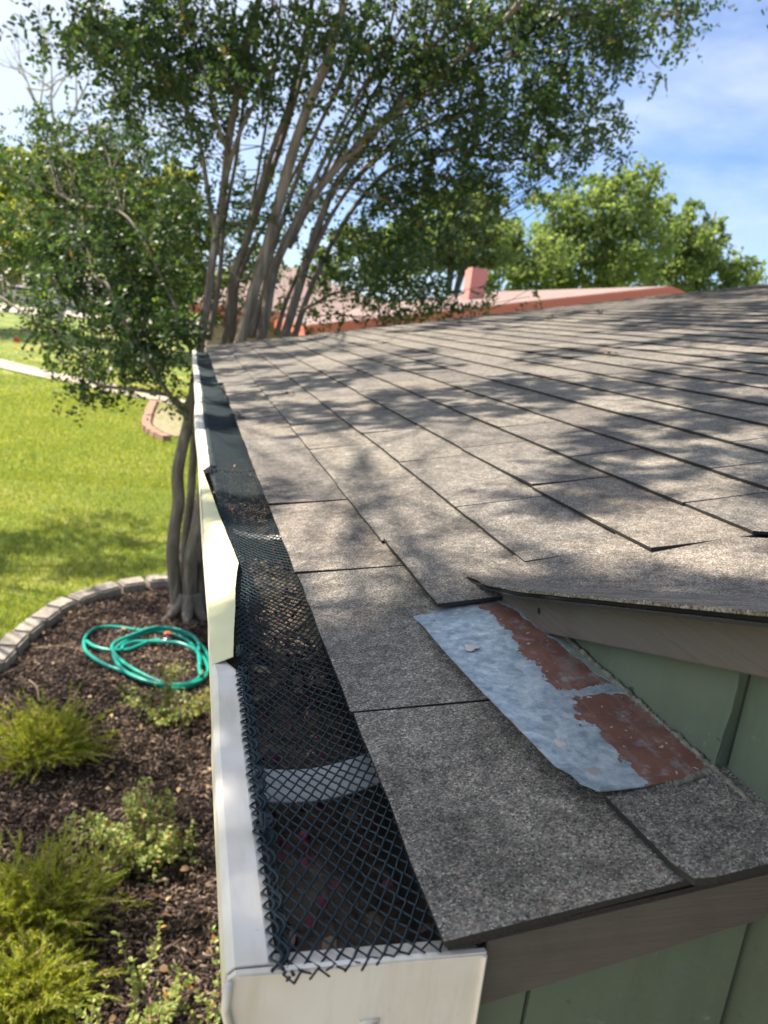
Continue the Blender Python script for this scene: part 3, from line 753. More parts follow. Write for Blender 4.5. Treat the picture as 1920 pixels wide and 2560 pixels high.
# upturned leg of the flashing and dirty sealant along the wall foot
def bead(name, pts, r0, mat, par):
    P = smooth_path(pts, 8); rad = np.array([r0 * random.uniform(.6, 1.35) for _ in P])
    mb = MB(); mb.tube(P, rad, 6); return mb.build(name, mat, par, smooth=True)
bead('sealant_bead', [(0.193, y, 0.0108 + random.uniform(-.001, .001)) for y in np.linspace(0.03, 0.375, 40)], 0.0022, CAULK, flash)
bead('sealant_bead', [(0.128 + .066 * t, 0.0625 + .0015 * math.sin(8 * t), 0.0115) for t in np.linspace(0, 1, 14)], 0.0022, CAULK, flash)
for hx, hy, hr in ((0.113, 0.0775, .0022), (0.119, 0.0735, .0012), (0.105, 0.375, .0012), (0.100, .33, .0009), (.145, .20, .0009), (.139, .13, .0009)):
    me = bpy.data.meshes.new('nail_hole'); bm = bmesh.new(); bmesh.ops.create_circle(bm, cap_ends=True, radius=hr, segments=10); bm.to_mesh(me); bm.free()
    u = (hx - 0.1) / 0.1; v = (hy - .064) / .326; z = flash_fn(max(0, u), v)[2] + .0006
    o = link('nail_hole', me, FELT, flash, (hx, hy, z))
def blob(name, c, rx, ry, rz, mat, par, seed):
    r = random.Random(seed); bm = bmesh.new(); bmesh.ops.create_uvsphere(bm, u_segments=14, v_segments=8, radius=1)
    for v in bm.verts:
        a = math.atan2(v.co.y, v.co.x); k = 1 + .22 * math.sin(3 * a + seed) + .14 * math.sin(5 * a + 2 * seed)
        v.co = Vector((v.co.x * rx * k, v.co.y * ry * k, v.co.z * rz))
    me = bpy.data.meshes.new(name); bm.to_mesh(me); bm.free(); return link(name, me, mat, par, c, True)
m = NT('lumpy_sealant'); m.color((0.46, 0.42, 0.41)).set(Roughness=0.6); SEAL = m.m
blob('sealant_dab', (0.1135, 0.112, 0.0180), .0060, .009, .0014, SEAL, flash, 1)
blob('sealant_dab', (0.1110, 0.262, 0.0168), .0065, .006, .0010, SEAL, flash, 2)

# ================================================================== GUTTER
GX0, GX1, GY1 = -0.101, 0.0225, Y_FAR - 0.02
def drop(y): return -0.0068 * max(0.0, y - 0.3)
gut = tag(empty('gutter', (-0.04, 2.5, E - 0.1)), 'cream metal gutter running along the eave with bent front lip', 'gutter')
def G(o):
    o.parent = gut; o.matrix_parent_inverse = Matrix.Translation((0.04, -2.5, -(E - 0.1))); return o
# K-style profile (x, z relative to lip top), inside to outside
prof = [(-0.0795, -0.0125), (-0.0795, -0.0015), (-0.0830, 0.0), (-0.0975, 0.0), (-0.1010, -0.0030), (-0.1015, -0.018), (-0.0985, -0.030), (-0.0930, -0.040), (-0.0905, -0.052), (-0.0885, -0.064), (-0.078, -0.079), (-0.066, -0.094), (-0.061, -0.105), (0.0195, -0.105), (0.0225, -0.102), (0.0225, -0.003)]
T = 0.0011
inner = [(x + (.0012 if x < -.05 else -.0012), z + .0014) for x, z in prof]
ysg = sorted(set(list(np.linspace(0.006, 1.4, 30)) + list(np.linspace(1.4, GY1, 26))))
v = []; f = []
npf = len(prof)
rg = random.Random(8)
for y in ysg:
    dz = drop(y); bow = 0.0022 * math.sin(y * 2.7) * (y > .2) + 0.0015 * math.sin(y * 6.1) * (y > .4)
    cut = 0.30 < y < 1.13     # lip torn open here: the flap stands there instead
    for (x, z) in prof:
        if cut and x < -.0785 and x > -.0985 and z > -.014:
            x = -0.0985; z = min(z, -0.004)
        v.append((x + bow * (x < -.05), y, E - 0.0075 + dz + z))
for i in range(len(ysg) - 1):
    for k in range(npf - 1):
        f.append((i * npf + k, i * npf + k + 1, (i + 1) * npf + k + 1, (i + 1) * npf + k))
trough_me = mesh('trough', v, f)
trough_me.materials.append(GUTTER); trough_me.materials.append(GRIME_SHADE)
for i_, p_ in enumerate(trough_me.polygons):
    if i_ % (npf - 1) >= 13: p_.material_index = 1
trough = G(link('trough', trough_me, None, smooth=False))
mb = MB(); mb.grid(lambda u, v: (0.0212, 0.007 + v * (GY1 - .01), E - .11 + .1015 * u + drop(v * GY1)), 1, 40, (-.0006, 0, 0)); G(mb.build('grime_shade_film', GRIME_SHADE))  # dark sheet painting the shade along the grimy back wall
sol = trough.modifiers.new('thickness', 'SOLIDIFY'); sol.thickness = 0.0011; sol.offset = 0
# end cap with its folded top flange and stamped mark
cap_poly = [(x, E - 0.0075 + z) for x, z in prof[3:]] + [(0.0225, E - .0095), (-0.094, E - .0075)]
mb = MB(); mb.prism([(x, 0, z) for x, z in cap_poly], (0, 0.0022, 0), (0, 0.0048, 0))
cap = G(mb.build('end_cap', GUTTER))
mb = MB(); mb.hexa([(-.096, .0015, E - .0100), (.0215, .0015, E - .0120), (.0215, .0165, E - .0160), (-.096, .0165, E - .0135), (-.096, .0015, E - .0086), (.0215, .0015, E - .0106), (.0215, .0165, E - .0146), (-.096, .0165, E - .0121)])
mb.build('cap_flange', GUTTER, cap)
mb = MB(); mb.tube([(x, .0012, z) for x, z in [(p[0] + .0005, E - .0075 + p[1]) for p in prof[4:13]]], .0022, 6); mb.build('cap_rim', GUTTER, cap, smooth=True)
def ribn(pts, r): mb = MB(); mb.tube(smooth_path(pts, 6), r, 6); return mb.build('crease', GUTTER, cap, smooth=True)
mk = MB(); th = np.linspace(0, math.pi, 9)
mk.tube([(-0.0325 + .0045 * math.cos(t), .0018, E - .0475 + .0035 * math.sin(t)) for t in th], .0011, 5)
mk.tube([(-0.0375, .0018, E - .0425), (-0.0275, .0018, E - .0425)], .0010, 5)
mk.build('stamped_mark', GUTTER, cap, smooth=True)
# rust streak seam at the back corner of the cap
mb = MB(); mb.tube([(0.0215, .0016, E - .011), (0.0222, .0016, E - .05), (0.0222, .0016, E - .11)], .0014, 5); mb.build('corner_seam', GUTTER, cap)
# torn lip standing inwards as a flap
fl_y = [0.312, 0.36, 0.42, 0.47, 0.52, 0.56, 0.61, 0.68, 0.76, 0.86, 0.97, 1.06, 1.13]
fl_x = [-.0830, -.0800, -.0755, -.0728, -.0685, -.0640, -.0668, -.0722, -.0768, -.0820, -.0880, -.0930, -.0975]
fl_z = [.0060, .0085, .0085, .0080, .0072, .0062, .0058, .0050, .0042, .0032, .0020, .0008, -.0005]
def flap_fn(u, v):
    yq = fl_y[0] + v * (fl_y[-1] - fl_y[0]) if False else np.interp(v, np.linspace(0, 1, len(fl_y)), fl_y)
    x1 = np.interp(yq, fl_y, fl_x); z1 = np.interp(yq, fl_y, fl_z)
    x0, z0 = -0.0995, -0.0010
    return (x0 + (x1 - x0) * u, yq, E - .0075 + drop(yq) + z0 + (z1 - z0) * u + .0016 * math.sin(math.pi * u) * math.sin(math.pi * v) + .0007 * math.sin(yq * 29) * u)
mb = MB(); mb.grid(flap_fn, 6, 36, (0.0002, 0, -0.0009)); G(mb.build('bent_lip', FLAP, smooth=False))
# hidden-hanger straps
def strap(y, w, skew, mat, tilt=0.0):
    def fn(u, v):
        x = -0.079 + u * 0.101; yy = y + (v - .5) * w + skew * (u - .2)
        z = E - .0185 + drop(y) - 0.009 * math.sin(math.pi * u) * 1.0 - .004 * (1 - u) + (0.002 if v in (0, 1) else 0)
        return (x, yy, z)
    mb = MB(); mb.grid(fn, 14, 4, (0, 0, -.0012)); o = G(mb.build('hanger_strap', mat))
    s = MB(); s.tube([(-.0775, y - .002, E - .022 + drop(y)), (-.0755, y - .002, E - .0135 + drop(y)), (-.069, y - .002, E - .0135 + drop(y))], [.004, .005, .0028], 8); s.build('screw', ALU, o, smooth=True)
    return o
strap(0.166, 0.036, 0.016, ALU); strap(0.775, 0.022, -0.05, GUTTER); strap(1.62, .022, 0.0, GUTTER); strap(2.6, .022, 0, GUTTER); strap(3.6, .022, 0, GUTTER); strap(4.5, .022, 0, GUTTER)
# mud and litter inside
mb = MB(); mb.grid(lambda u, v: (-0.0885 + .110 * u + (.004 if u == 0 else 0), 0.007 + v * (GY1 - .01), E - .0075 - .060 + drop(v * GY1) + .012 * math.sin(v * 63 + 3 * u) * math.sin(v * 21 + 1) + .008 * math.sin(u * 5) + RNG.uniform(0, .003)), 10, 240)
tag(mb.build('gutter_mud', MUD, smooth=True, fix=False), 'dark silty mud lying in the bottom of the gutter', 'mud', kind='stuff')
n = 900
yl = np.concatenate([RNG.uniform(0.02, 1.0, 60), RNG.uniform(0.5, 5.0, 440), RNG.normal(.40, .05, 160), RNG.normal(0.93, .07, 120), RNG.normal(1.15, .01, 60), RNG.normal(1.8, .05, 60)])
C = np.column_stack([RNG.uniform(-.075, .012, n), np.clip(yl, .02, 5.0), np.zeros(n)]); C[:, 2] = E - .052 + RNG.uniform(0, .014, n) + np.array([drop(y) for y in C[:, 1]])
C[760:840, 2] += .02
dd = rand_dirs(n); dd[:, 2] *= .3
tag(link('gutter_leaves', leaves_mesh('gutter_leaves', C, dd, rand_dirs(n, 1.5), RNG.uniform(.008, .020, n), RNG.uniform(.004, .010, n), .3), ROT), 'dry brown leaf litter lying in the gutter below the net', 'leaf litter', kind='stuff')
n = 90
C = np.column_stack([RNG.uniform(-.07, .005, n), np.concatenate([RNG.uniform(.02, .3, 45), RNG.uniform(.3, 1.2, 45)]), np.zeros(n)]); C[:, 2] = E - .047 + RNG.uniform(-.004, .01, n)
tag(link('fallen_petals', leaves_mesh('fallen_petals', C, rand_dirs(n), rand_dirs(n, 1.2), .008, .007, .4), PETAL), 'dark magenta flower petals fallen into the gutter', 'petals', kind='stuff')

# ------------------------------------------------------------------ plastic net guards
def net(name, y0, y1, pitch_x, pitch_y, rad, seed, label, x_r=0.012, z_off=0.0):
    """diamond net: zigzag strands along y; the left edge is folded and bunched on the lip"""
    ncol = int(round((x_r + 0.0745) / pitch_x))
    half = pitch_y / 2
    nn_ = int((y1 - y0) / half) + 1
    V = []; F = []; S = 4
    rgn = np.random.default_rng(seed)
    ph = rgn.uniform(0, 6, 4)
    ky = np.arange(nn_)
    yv = y0 + ky * half
    def surf(x, y):
        t = (x + 0.0745) / (x_r + .0745)
        z = E - 0.0085 + np.array([drop(a) for a in y]) + z_off
        sag = -0.0035 * np.sin(np.pi * np.clip(t, 0, 1)) ** 1.2 - 0.0008 * np.sin(y * 17 + ph[0]) * np.sin(np.pi * np.clip(t, 0, 1)) - .0007 * np.sin(y * 41 + ph[1]) * np.clip(t, 0, 1)
        rise = 0.0045 * np.clip((t - .55) / .45, 0, 1) ** 1.5
        edge_ = np.clip((y + .002) / .035, 0, 1) ** 1.5 if y0 < .1 else 1.0
        return z + (sag + rise * .8) * edge_ + rise * .2
    cnt = [0]
    ca = np.array([1, 0, -1, 0.0]); sa = np.array([0, 1, 0, -1.0])
    def strand(xs, ys, zs, r):
        P = np.column_stack([xs, ys, zs]); n = len(P)
        V.append((P[:, None, :] + r * np.stack([ca, 0 * ca, sa], 1)[None]).reshape(-1, 3))
        i = (np.arange(n - 1) * 4)[:, None]; k = np.arange(4)[None]; k1 = (k + 1) % 4
        F.append(np.stack([i + k, i + k1, i + 4 + k1, i + 4 + k], 2).reshape(-1, 4) + cnt[0]); cnt[0] += 4 * n
    skew = 0.0
    for c in range(ncol + 1):
        sgn = np.where((ky + c) % 2 == 0, 1, -1)
        xb = -0.0745 + c * pitch_x
        amp = pitch_x * 0.49
        wob = 0.0012 * np.sin(yv * 9 + ph[2]) + 0.0007 * np.sin(yv * 23 + ph[3])
        xs_ = xb + sgn * amp + wob * np.sin(np.pi * c / max(1, ncol)) + rgn.normal(0, .00025, nn_)
        ys_ = yv + rgn.normal(0, .00035, nn_) + 0.012 * (c / max(1, ncol) - .5)
        keep = slice(None)
        xs_[:] = np.clip(xs_, -0.0785, None)
        zs_ = surf(xs_, ys_) + 0.0004 * sgn
        if y0 < .1:      # ragged cut end
            ys_[0] += rgn.uniform(-.001, .004)
        strand(xs_, ys_, zs_, rad)
    # folded edge: three strands looping up over the lip
    for c, (xa, za, am) in enumerate(((-0.0790, 0.0022, .0026), (-0.0788, 0.0026, .0026), (-0.0748, 0.0020, .0020), (-0.0735, -0.0010, .0020), (-0.0728, -.0030, .0016))):
        yd = np.arange(y0, y1, half / 4); m_ = len(yd)
        phs = math.pi * (c % 2) + (0 if c < 2 else 1.1 * c)
        slow = np.interp(yd, np.linspace(y0, y1, 60), rgn.normal(0, .0007, 60))
        xs_ = xa + am * np.cos(2 * math.pi * (yd - y0) / (pitch_y * 1.35) + phs) + slow; ys_ = yd + rgn.normal(0, .0002, m_)
        sgn = np.sin(2 * math.pi * (yd - y0) / (pitch_y * 1.35) + phs)
        torn = (yd > .30) & (yd < 1.12)
        xs_ = xs_ + np.where(torn, np.interp(yd, [.30, .56, 1.12], [0.003, .022, 0.0]), 0)
        zs_ = E - .0085 + np.array([drop(a) for a in yd]) + z_off + za + sgn * am * .35 - np.where(torn, .014, 0)
        strand(xs_, ys_, zs_, rad * 1.15)
    g_ = tag(link(name, fast_mesh(name, np.vstack(V), np.vstack(F)), NET, smooth=True), label, 'gutter guard', 'net guards over the gutter')
    return g_
guard = net('gutter_guard', 0.0005, 1.122, 0.00395, 0.0118, 0.00078, 1, 'black plastic net guard at the near gutter end, partly under the bent cream lip')
net('gutter_guard', 1.118, 2.26, 0.00395, 0.0118, 0.00078, 2, 'black plastic net guard past the bent lip, middle length of the gutter', z_off=.0012)
net('gutter_guard', 2.30, GY1, 0.0050, 0.0118, 0.0010, 3, 'dark net guard on the far gutter length next to the tree', x_r=0.000, z_off=-.004)
# tangled loops of the net's folded edge
for i, yk in enumerate((0.094, 0.318, 1.10)):
    mb = MB()
    for k in range(5):
        t = np.linspace(0, 2 * math.pi, 15); a = random.uniform(0, 3); rx, ry = random.uniform(.004, .007), random.uniform(.003, .006)
        mb.tube([(-.0775 + rx * math.cos(s) * math.cos(a), yk + random.uniform(-.0015, .0015) + ry * math.sin(s), E - .0045 + drop(yk) + .0055 + rx * math.cos(s) * math.sin(a) * .7) for s in t], .0009, 5)
    mb.build('tangled_edge', NET, guard, smooth=True)
# dead leaves lying on the roof
def roof_pt(p):
    d = ray(p); nrm = np.array([-SP, 0, CP]); t = ((np.array([0, 0, E + .003]) - CAM) @ nrm) / (d @ nrm); return CAM + d * t
for i, (p, lab) in enumerate((((1385, 797), 'curled dead leaf on the upper shingles below the neighbour gable'), ((1500, 783), 'small dead leaf high on the shingles beside the other curled leaf'), ((1538, 886), 'crumpled brown leaf resting on the middle of the shingle roof'), ((730, 986), 'dark dead leaf on the shingles two rows above the net'), ((606, 1042), 'flat dark leaf on the first shingle row beside the net'))):
    c = roof_pt(p); D_ = np.linalg.norm(c - CAM); sc_ = .014 + .005 * D_
    n = 4; cc = np.repeat(c[None], n, 0) + RNG.normal(0, sc_ * .25, (n, 3)) * [1, 1, .2]
    o = link('dead_leaf', leaves_mesh('dead_leaf', cc - np.array([sc_ * .4, 0, 0]), rand_dirs(n) * [1, 1, .35], rand_dirs(n, 1.0), sc_, sc_ * .5, .45), ROT)
    tag(o, lab, 'leaf')

# ================================================================== CRAPE MYRTLE
TREE_Y = 6.12
base = at_z((463, 1540), 0.0)
myrtle = tag(empty('crape_myrtle', tuple(base)), 'multi stemmed crape myrtle with smooth brown trunks rising past the gutter end', 'tree')
def MYR(o):
    o.parent = myrtle; o.matrix_parent_inverse = Matrix.Translation(-Vector(base)); return o
SKEL = []          # sampled skeleton points for attaching boughs
def limb(name, pts, r0, r1, sides=9, per=6, keep=True, rough=.06):
    P = smooth_path(pts, per); n = len(P)
    if name == 'trunk' and keep: r0, r1 = r0 * .72, r1 * .8
    if name == 'branch': r0 = r0 * .85
    rad = r0 + (r1 - r0) * np.linspace(0, 1, n) ** .85
    rad = rad * (1 + rough * np.sin(np.linspace(0, 9, n) + r0 * 300))
    if keep: SKEL.extend([(p, q) for p, q in zip(P, rad)])
    mb = MB(); mb.tube(P, rad, sides)
    return MYR(mb.build(name, BARK, smooth=True, fix=False))
def pl(pxs, ys):      # photo pixels and depth along y -> points
    ys = np.broadcast_to(ys, (len(pxs),)) if np.ndim(ys) == 0 else np.interp(np.linspace(0, 1, len(pxs)), np.linspace(0, 1, len(ys)), ys)
    return [at_y(p, y) for p, y in zip(pxs, ys)]
bp = lambda dx, dy, z: np.array([base[0] + dx, base[1] + dy, z])
# lower stems, visible left of the gutter, continuing above the roof line
s1 = [(500, 880), (503, 855), (520, 740), (538, 608), (561, 463), (573, 347), (596, 220), (625, 87), (648, 0), (664, -90), (676, -200)]
limb('trunk', [bp(-.06, 0.02, -.04), bp(-.075, 0.02, .12)] + pl([(432, 1400), (437, 1321), (447, 1255), (444, 1190), (452, 1137), (467, 1072), (478, 1019), (488, 950)] + s1, [6.14, 6.2, 6.25, 6.3, 6.4, 6.45, 6.3, 6.0]), .085, .028)
limb('trunk', [bp(.0, 0.10, -.04)] + pl([(455, 1440), (461, 1373), (470, 1300), (477, 1242), (484, 1137), (492, 1050), (520, 940), (560, 855), (579, 714), (600, 640), (613, 608), (654, 463), (690, 350), (723, 260), (770, 58), (790, -60), (805, -180)], [6.28, 6.5, 6.6, 6.6, 6.3]), .070, .022)
limb('trunk', [bp(.03, -0.02, -.04), bp(.025, 0, .15)] + pl([(477, 1400), (493, 1321), (504, 1255), (530, 1120), (570, 960), (602, 850), (635, 728), (671, 608), (717, 434), (758, 301), (810, 174), (838, 90), (862, 0), (880, -110), (890, -220)], [6.1, 6.1, 6.15, 6.1, 5.9, 5.6]), .100, .030)
limb('trunk', [bp(.11, 0.06, -.04), bp(.12, 0.06, .15)] + pl([(508, 1420), (540, 1260), (590, 1040), (654, 840), (677, 714), (700, 637), (770, 509), (856, 405), (960, 301), (1076, 210), (1180, 120), (1270, 40), (1350, -60)], [6.2, 6.25, 6.3, 6.2, 6.0, 5.8]), .085, .024)
limb('trunk', [bp(.14, 0.12, -.04)] + pl([(530, 1400), (580, 1180), (640, 1000), (710, 841), (738, 752), (771, 643), (805, 540), (839, 463), (903, 376), (990, 260), (1060, 130), (1110, 0), (1150, -130)], [6.25, 6.5, 6.6, 6.4, 6.0]), .075, .020)
limb('trunk', [bp(.16, 0.18, -.04)] + pl([(545, 1380), (620, 1120), (690, 950), (738, 836), (757, 775), (790, 690), (840, 590), (900, 500), (980, 420), (1076, 399), (1116, 376), (1284, 399), (1400, 359)], [6.4, 6.7, 6.8, 6.7, 6.5]), .060, .012)
limb('trunk', [bp(.06, 0.2, -.04)] + pl([(500, 1400), (530, 1180), (560, 980), (581, 850), (595, 690), (640, 540), (690, 400), (740, 240), (780, 100), (820, -50), (840, -150)], [6.4, 6.8, 7.0, 6.9, 6.6]), .062, .018)
for q_, yy_, r_ in (([(520, 850), (548, 700), (560, 560), (590, 400), (610, 250), (640, 90), (655, -60)], [6.5, 6.6, 6.4], .030), ([(571, 850), (590, 720), (640, 600), (700, 500), (790, 330), (880, 150), (940, -40)], [6.8, 6.8, 6.5], .030), ([(625, 845), (655, 740), (720, 580), (830, 420), (930, 240), (1010, 100), (1050, -60)], [6.5, 6.6, 6.4], .030), ([(690, 840), (720, 740), (790, 600), (900, 440), (1040, 330), (1180, 270), (1330, 250)], [6.9, 7.0, 6.7], .030), ([(640, 845), (665, 700), (690, 600), (760, 400), (850, 200), (930, 0), (960, -120)], [6.6, 6.5, 6.2], .034), ([(700, 640), (800, 420), (900, 230), (1010, 60), (1080, -60)], [6.2, 6.3, 6.1], .028),
                    ([(596, 690), (625, 540), (650, 400), (690, 150), (705, -60)], [7.0, 7.0, 6.7], .026), ([(724, 620), (790, 480), (860, 330), (960, 120), (1000, -60)], [6.3, 6.6, 6.5], .024), ([(770, 660), (840, 520), (930, 400), (1100, 280), (1250, 215)], [6.5, 6.7, 6.6], .022), ([(561, 463), (600, 330), (680, 180), (740, 20), (760, -80)], [6.4, 6.2, 6.1], .022)):
    limb('branch', pl(q_, yy_), r_, .008, 7)
# flared root foot
for a, L in ((-2.6, .22), (-1.6, .20), (-.7, .26), (.6, .2), (2.4, .24), (1.5, .2)):
    d = np.array([math.cos(a), math.sin(a), 0])
    limb('root', [base + [0.02, .04, .20] + d * .05, base + [0.02, .04, .09] + d * .10, base + [.02, .04, .015] + d * .18, base + [.02, .04, -.05] + d * (L + .06)], .075, .02, 8, 5, False, .02)
limb('trunk', [bp(.02, .05, -.05), bp(.02, .05, .12), bp(.02, .05, .32), bp(.03, .06, .50)], .115, .05, 12, 5, False, .03)
# lower left boughs
limb('branch', pl([(474, 1085), (468, 1049), (450, 1020), (422, 985), (381, 924), (344, 856), (297, 782), (270, 715), (236, 688), (219, 620), (205, 540)], [6.3, 6.1, 6.3, 6.7]), .034, .010)
limb('branch', pl([(484, 1055), (458, 1018), (436, 996)], 6.25), .022, .02, 7)
limb('branch', pl([(425, 990), (408, 985), (340, 974), (253, 964), (230, 945), (209, 900), (169, 863), (118, 823), (34, 765), (-10, 735), (-60, 715)], [6.2, 6.1, 6.2, 6.6]), .022, .006)
limb('branch', pl([(494, 905), (469, 856), (440, 770), (417, 723), (376, 637), (324, 550), (272, 521), (203, 515), (140, 480)], [6.3, 6.6, 7.4]), .024, .008)
limb('branch', pl([(385, 930), (372, 850), (347, 760), (310, 700), (290, 640)], [6.3, 7.0]), .016, .006)
limb('branch', pl([(540, 600), (520, 480), (500, 360), (470, 280), (420, 215), (330, 170), (240, 120), (170, 50)], [6.4, 6.5, 6.2]), .026, .007)
limb('branch', pl([(570, 380), (540, 300), (520, 200), (480, 90), (440, -20), (400, -120)], [6.4, 6.0]), .022, .008)
limb('branch', pl([(757, 775), (800, 752), (837, 733), (900, 725), (980, 735), (1060, 745), (1150, 765)], [6.7, 6.5]), .020, .004)
limb('branch', pl([(757, 775), (790, 790), (850, 785), (920, 800)], [6.7, 6.5]), .012, .003, 6)
limb('branch', pl([(856, 405), (930, 345), (960, 312), (1076, 231), (1238, 156), (1394, 116), (1500, 100), (1600, 90)], [6.1, 6.0, 6.3]), .022, .005)
limb('branch', pl([(770, 509), (850, 470), (960, 500), (1050, 560), (1130, 640)], [6.2, 6.5]), .016, .004)
limb('branch', pl([(839, 463), (940, 450), (1050, 480), (1180, 520), (1280, 560)], [6.5, 6.6]), .014, .004)
limb('branch', pl([(1060, 130), (1160, 60), (1300, 30), (1460, 20), (1640, 40), (1740, 20)], [6.2, 6.0]), .020, .005)
limb('branch', pl([(613, 608), (640, 520), (700, 470), (740, 400)], 6.6), .012, .005, 6)
limb('branch', pl([(671, 608), (640, 660), (600, 700), (560, 640), (530, 600)], 6.1), .012, .006, 6)

# boughs that reach up and over the roof and the yard (they cast the dappled shade)
top = lambda i: SKEL[i][0]
def bough(p0, p1, r0=.03, r1=.010, arc=.35):
    r0, r1 = min(r0, .013), .004
    p0, p1 = np.array(p0, float), np.array(p1, float); mid = (p0 + p1) / 2 + [0, 0, arc]
    limb('branch', [p0, (p0 * .6 + mid * .4) + [0, 0, arc * .2], mid, (mid * .45 + p1 * .55), p1], r0, r1, 7, 5)
ends = [np.array(p) for p in (at_y((676, -200), 6.0), at_y((805, -180), 6.3), at_y((890, -220), 5.6), at_y((1350, -60), 5.8), at_y((1150, -130), 6.0), at_y((840, -150), 6.6), at_y((400, -120), 6.0))]
for i, (e, t_) in enumerate(((0, (-1.0, 4.2, 6.3)), (0, (-.4, 6.0, 7.0)), (1, (.4, 4.6, 6.6)), (1, (.9, 6.6, 7.2)), (2, (-.3, 3.0, 6.1)), (2, (.7, 3.6, 6.2)), (3, (2.4, 5.0, 6.0)), (3, (1.8, 4.0, 6.0)), (4, (1.4, 5.6, 6.6)), (5, (.5, 7.4, 7.0)), (6, (-2.3, 4.8, 5.9)), (6, (-2.0, 3.4, 5.7)), (6, (-2.6, 6.4, 5.6)))):
    bough(ends[e], t_, .03, .008)
bough((-.3, 3.0, 6.1), (-1.0, 1.6, 5.5), .016, .007); bough((-2.0, 3.4, 5.7), (-1.5, 1.2, 5.2), .016, .007)

# foliage: clumps given by photo pixel, depth and radius in pixels; leaves sit along short twigs
LC, LD, LN, LL, LW = [], [], [], [], []
TW = MB()
def spray(c, rad, n_leaf, l0=.047, tw=1.0):
    """one clump of twigs round c (3-vector), rad (3-vector of half axes)"""
    per = 11
    nt = max(1, int(n_leaf / per))
    d = RNG.normal(size=(nt, 3)); d /= np.linalg.norm(d, axis=1)[:, None]
    st = np.asarray(c) + d * np.asarray(rad) * (RNG.uniform(0, 1, nt)[:, None] ** .45)
    dr = d * .6 + RNG.normal(size=(nt, 3)) * .6 + np.array([0, 0, -.15]); dr /= np.linalg.norm(dr, axis=1)[:, None]
    ln = RNG.uniform(.12, .26, nt) * tw
    t = (np.arange(per) + .5) / per
    P = st[:, None] + dr[:, None] * (ln[:, None] * t[None])[:, :, None] + np.array([0, 0, -.05]) * (t ** 2)[None, :, None]
    side = np.cross(dr, rand_dirs(nt)); side /= np.linalg.norm(side, axis=1)[:, None] + 1e-9
    sg = np.where(np.arange(per) % 2 == 0, 1, -1)
    D = dr[:, None] * .55 + side[:, None] * sg[None, :, None] + RNG.normal(0, .3, (nt, per, 3))
    LC.append(P.reshape(-1, 3)); LD.append(D.reshape(-1, 3)); LN.append(rand_dirs(nt * per, .7))
    LL.append(l0 * RNG.uniform(.65, 1.3, nt * per)); LW.append(l0 * .62 * RNG.uniform(.7, 1.2, nt * per))
    return st, dr, ln
def px_clump(px, py, y, rx, ry, dens=1.0, depth=.5, sub=None):
    """leafy region: ellipse of photo pixels at depth y filled with random small sprays"""
    k = FPX / (y - CAM[1])
    area = math.pi * rx * ry
    n = int(area * dens / (44.0 if 560 < px < 950 and py > 120 else (25.0 if px < 500 else 31.0)))
    ns = max(1, int(area / 2000)) if sub is None else sub
    for _ in range(ns):
        a = RNG.uniform(0, 2 * math.pi); q = math.sqrt(RNG.uniform(0, 1))
        yy = y + RNG.normal(0, depth * .6)
        c = at_y((px + rx * q * math.cos(a), py + ry * q * math.sin(a)), yy)
        r_ = RNG.uniform(.07, .16)
        spray(c, (r_, r_, r_ * .75), n / ns)
        if RNG.uniform() < .55: twig_to(c)
SK = np.array([p for p, r in SKEL]); SR = np.array([r for p, r in SKEL])
USE = np.zeros(len(SK))
def twig_to(c, rmax=.0045):
    dv = SK - c; dist = np.linalg.norm(dv, axis=1) + np.clip(dv[:, 2], 0, None) * 1.5
    dist = dist + USE * .5
    j = int(np.argmin(dist)); p0 = SK[j]; USE[max(0, j - 2):j + 3] += .35
    if np.linalg.norm(p0 - c) > 1.9 or np.linalg.norm(p0 - c) < .08: return
    mid = (p0 + c) / 2 + RNG.normal(0, .05, 3) + [0, 0, -.03]
    L = np.linalg.norm(c - p0)
    v_, f_ = tube(smooth_path([p0, mid, c], 4), np.linspace(min(SR[j], rmax * (0.6 + L * .5)), .0022, 9), 5)
    n0 = len(TW.v); TW.v += [tuple(x) for x in v_]; TW.f += [tuple(n0 + i for i in q) for q in f_]
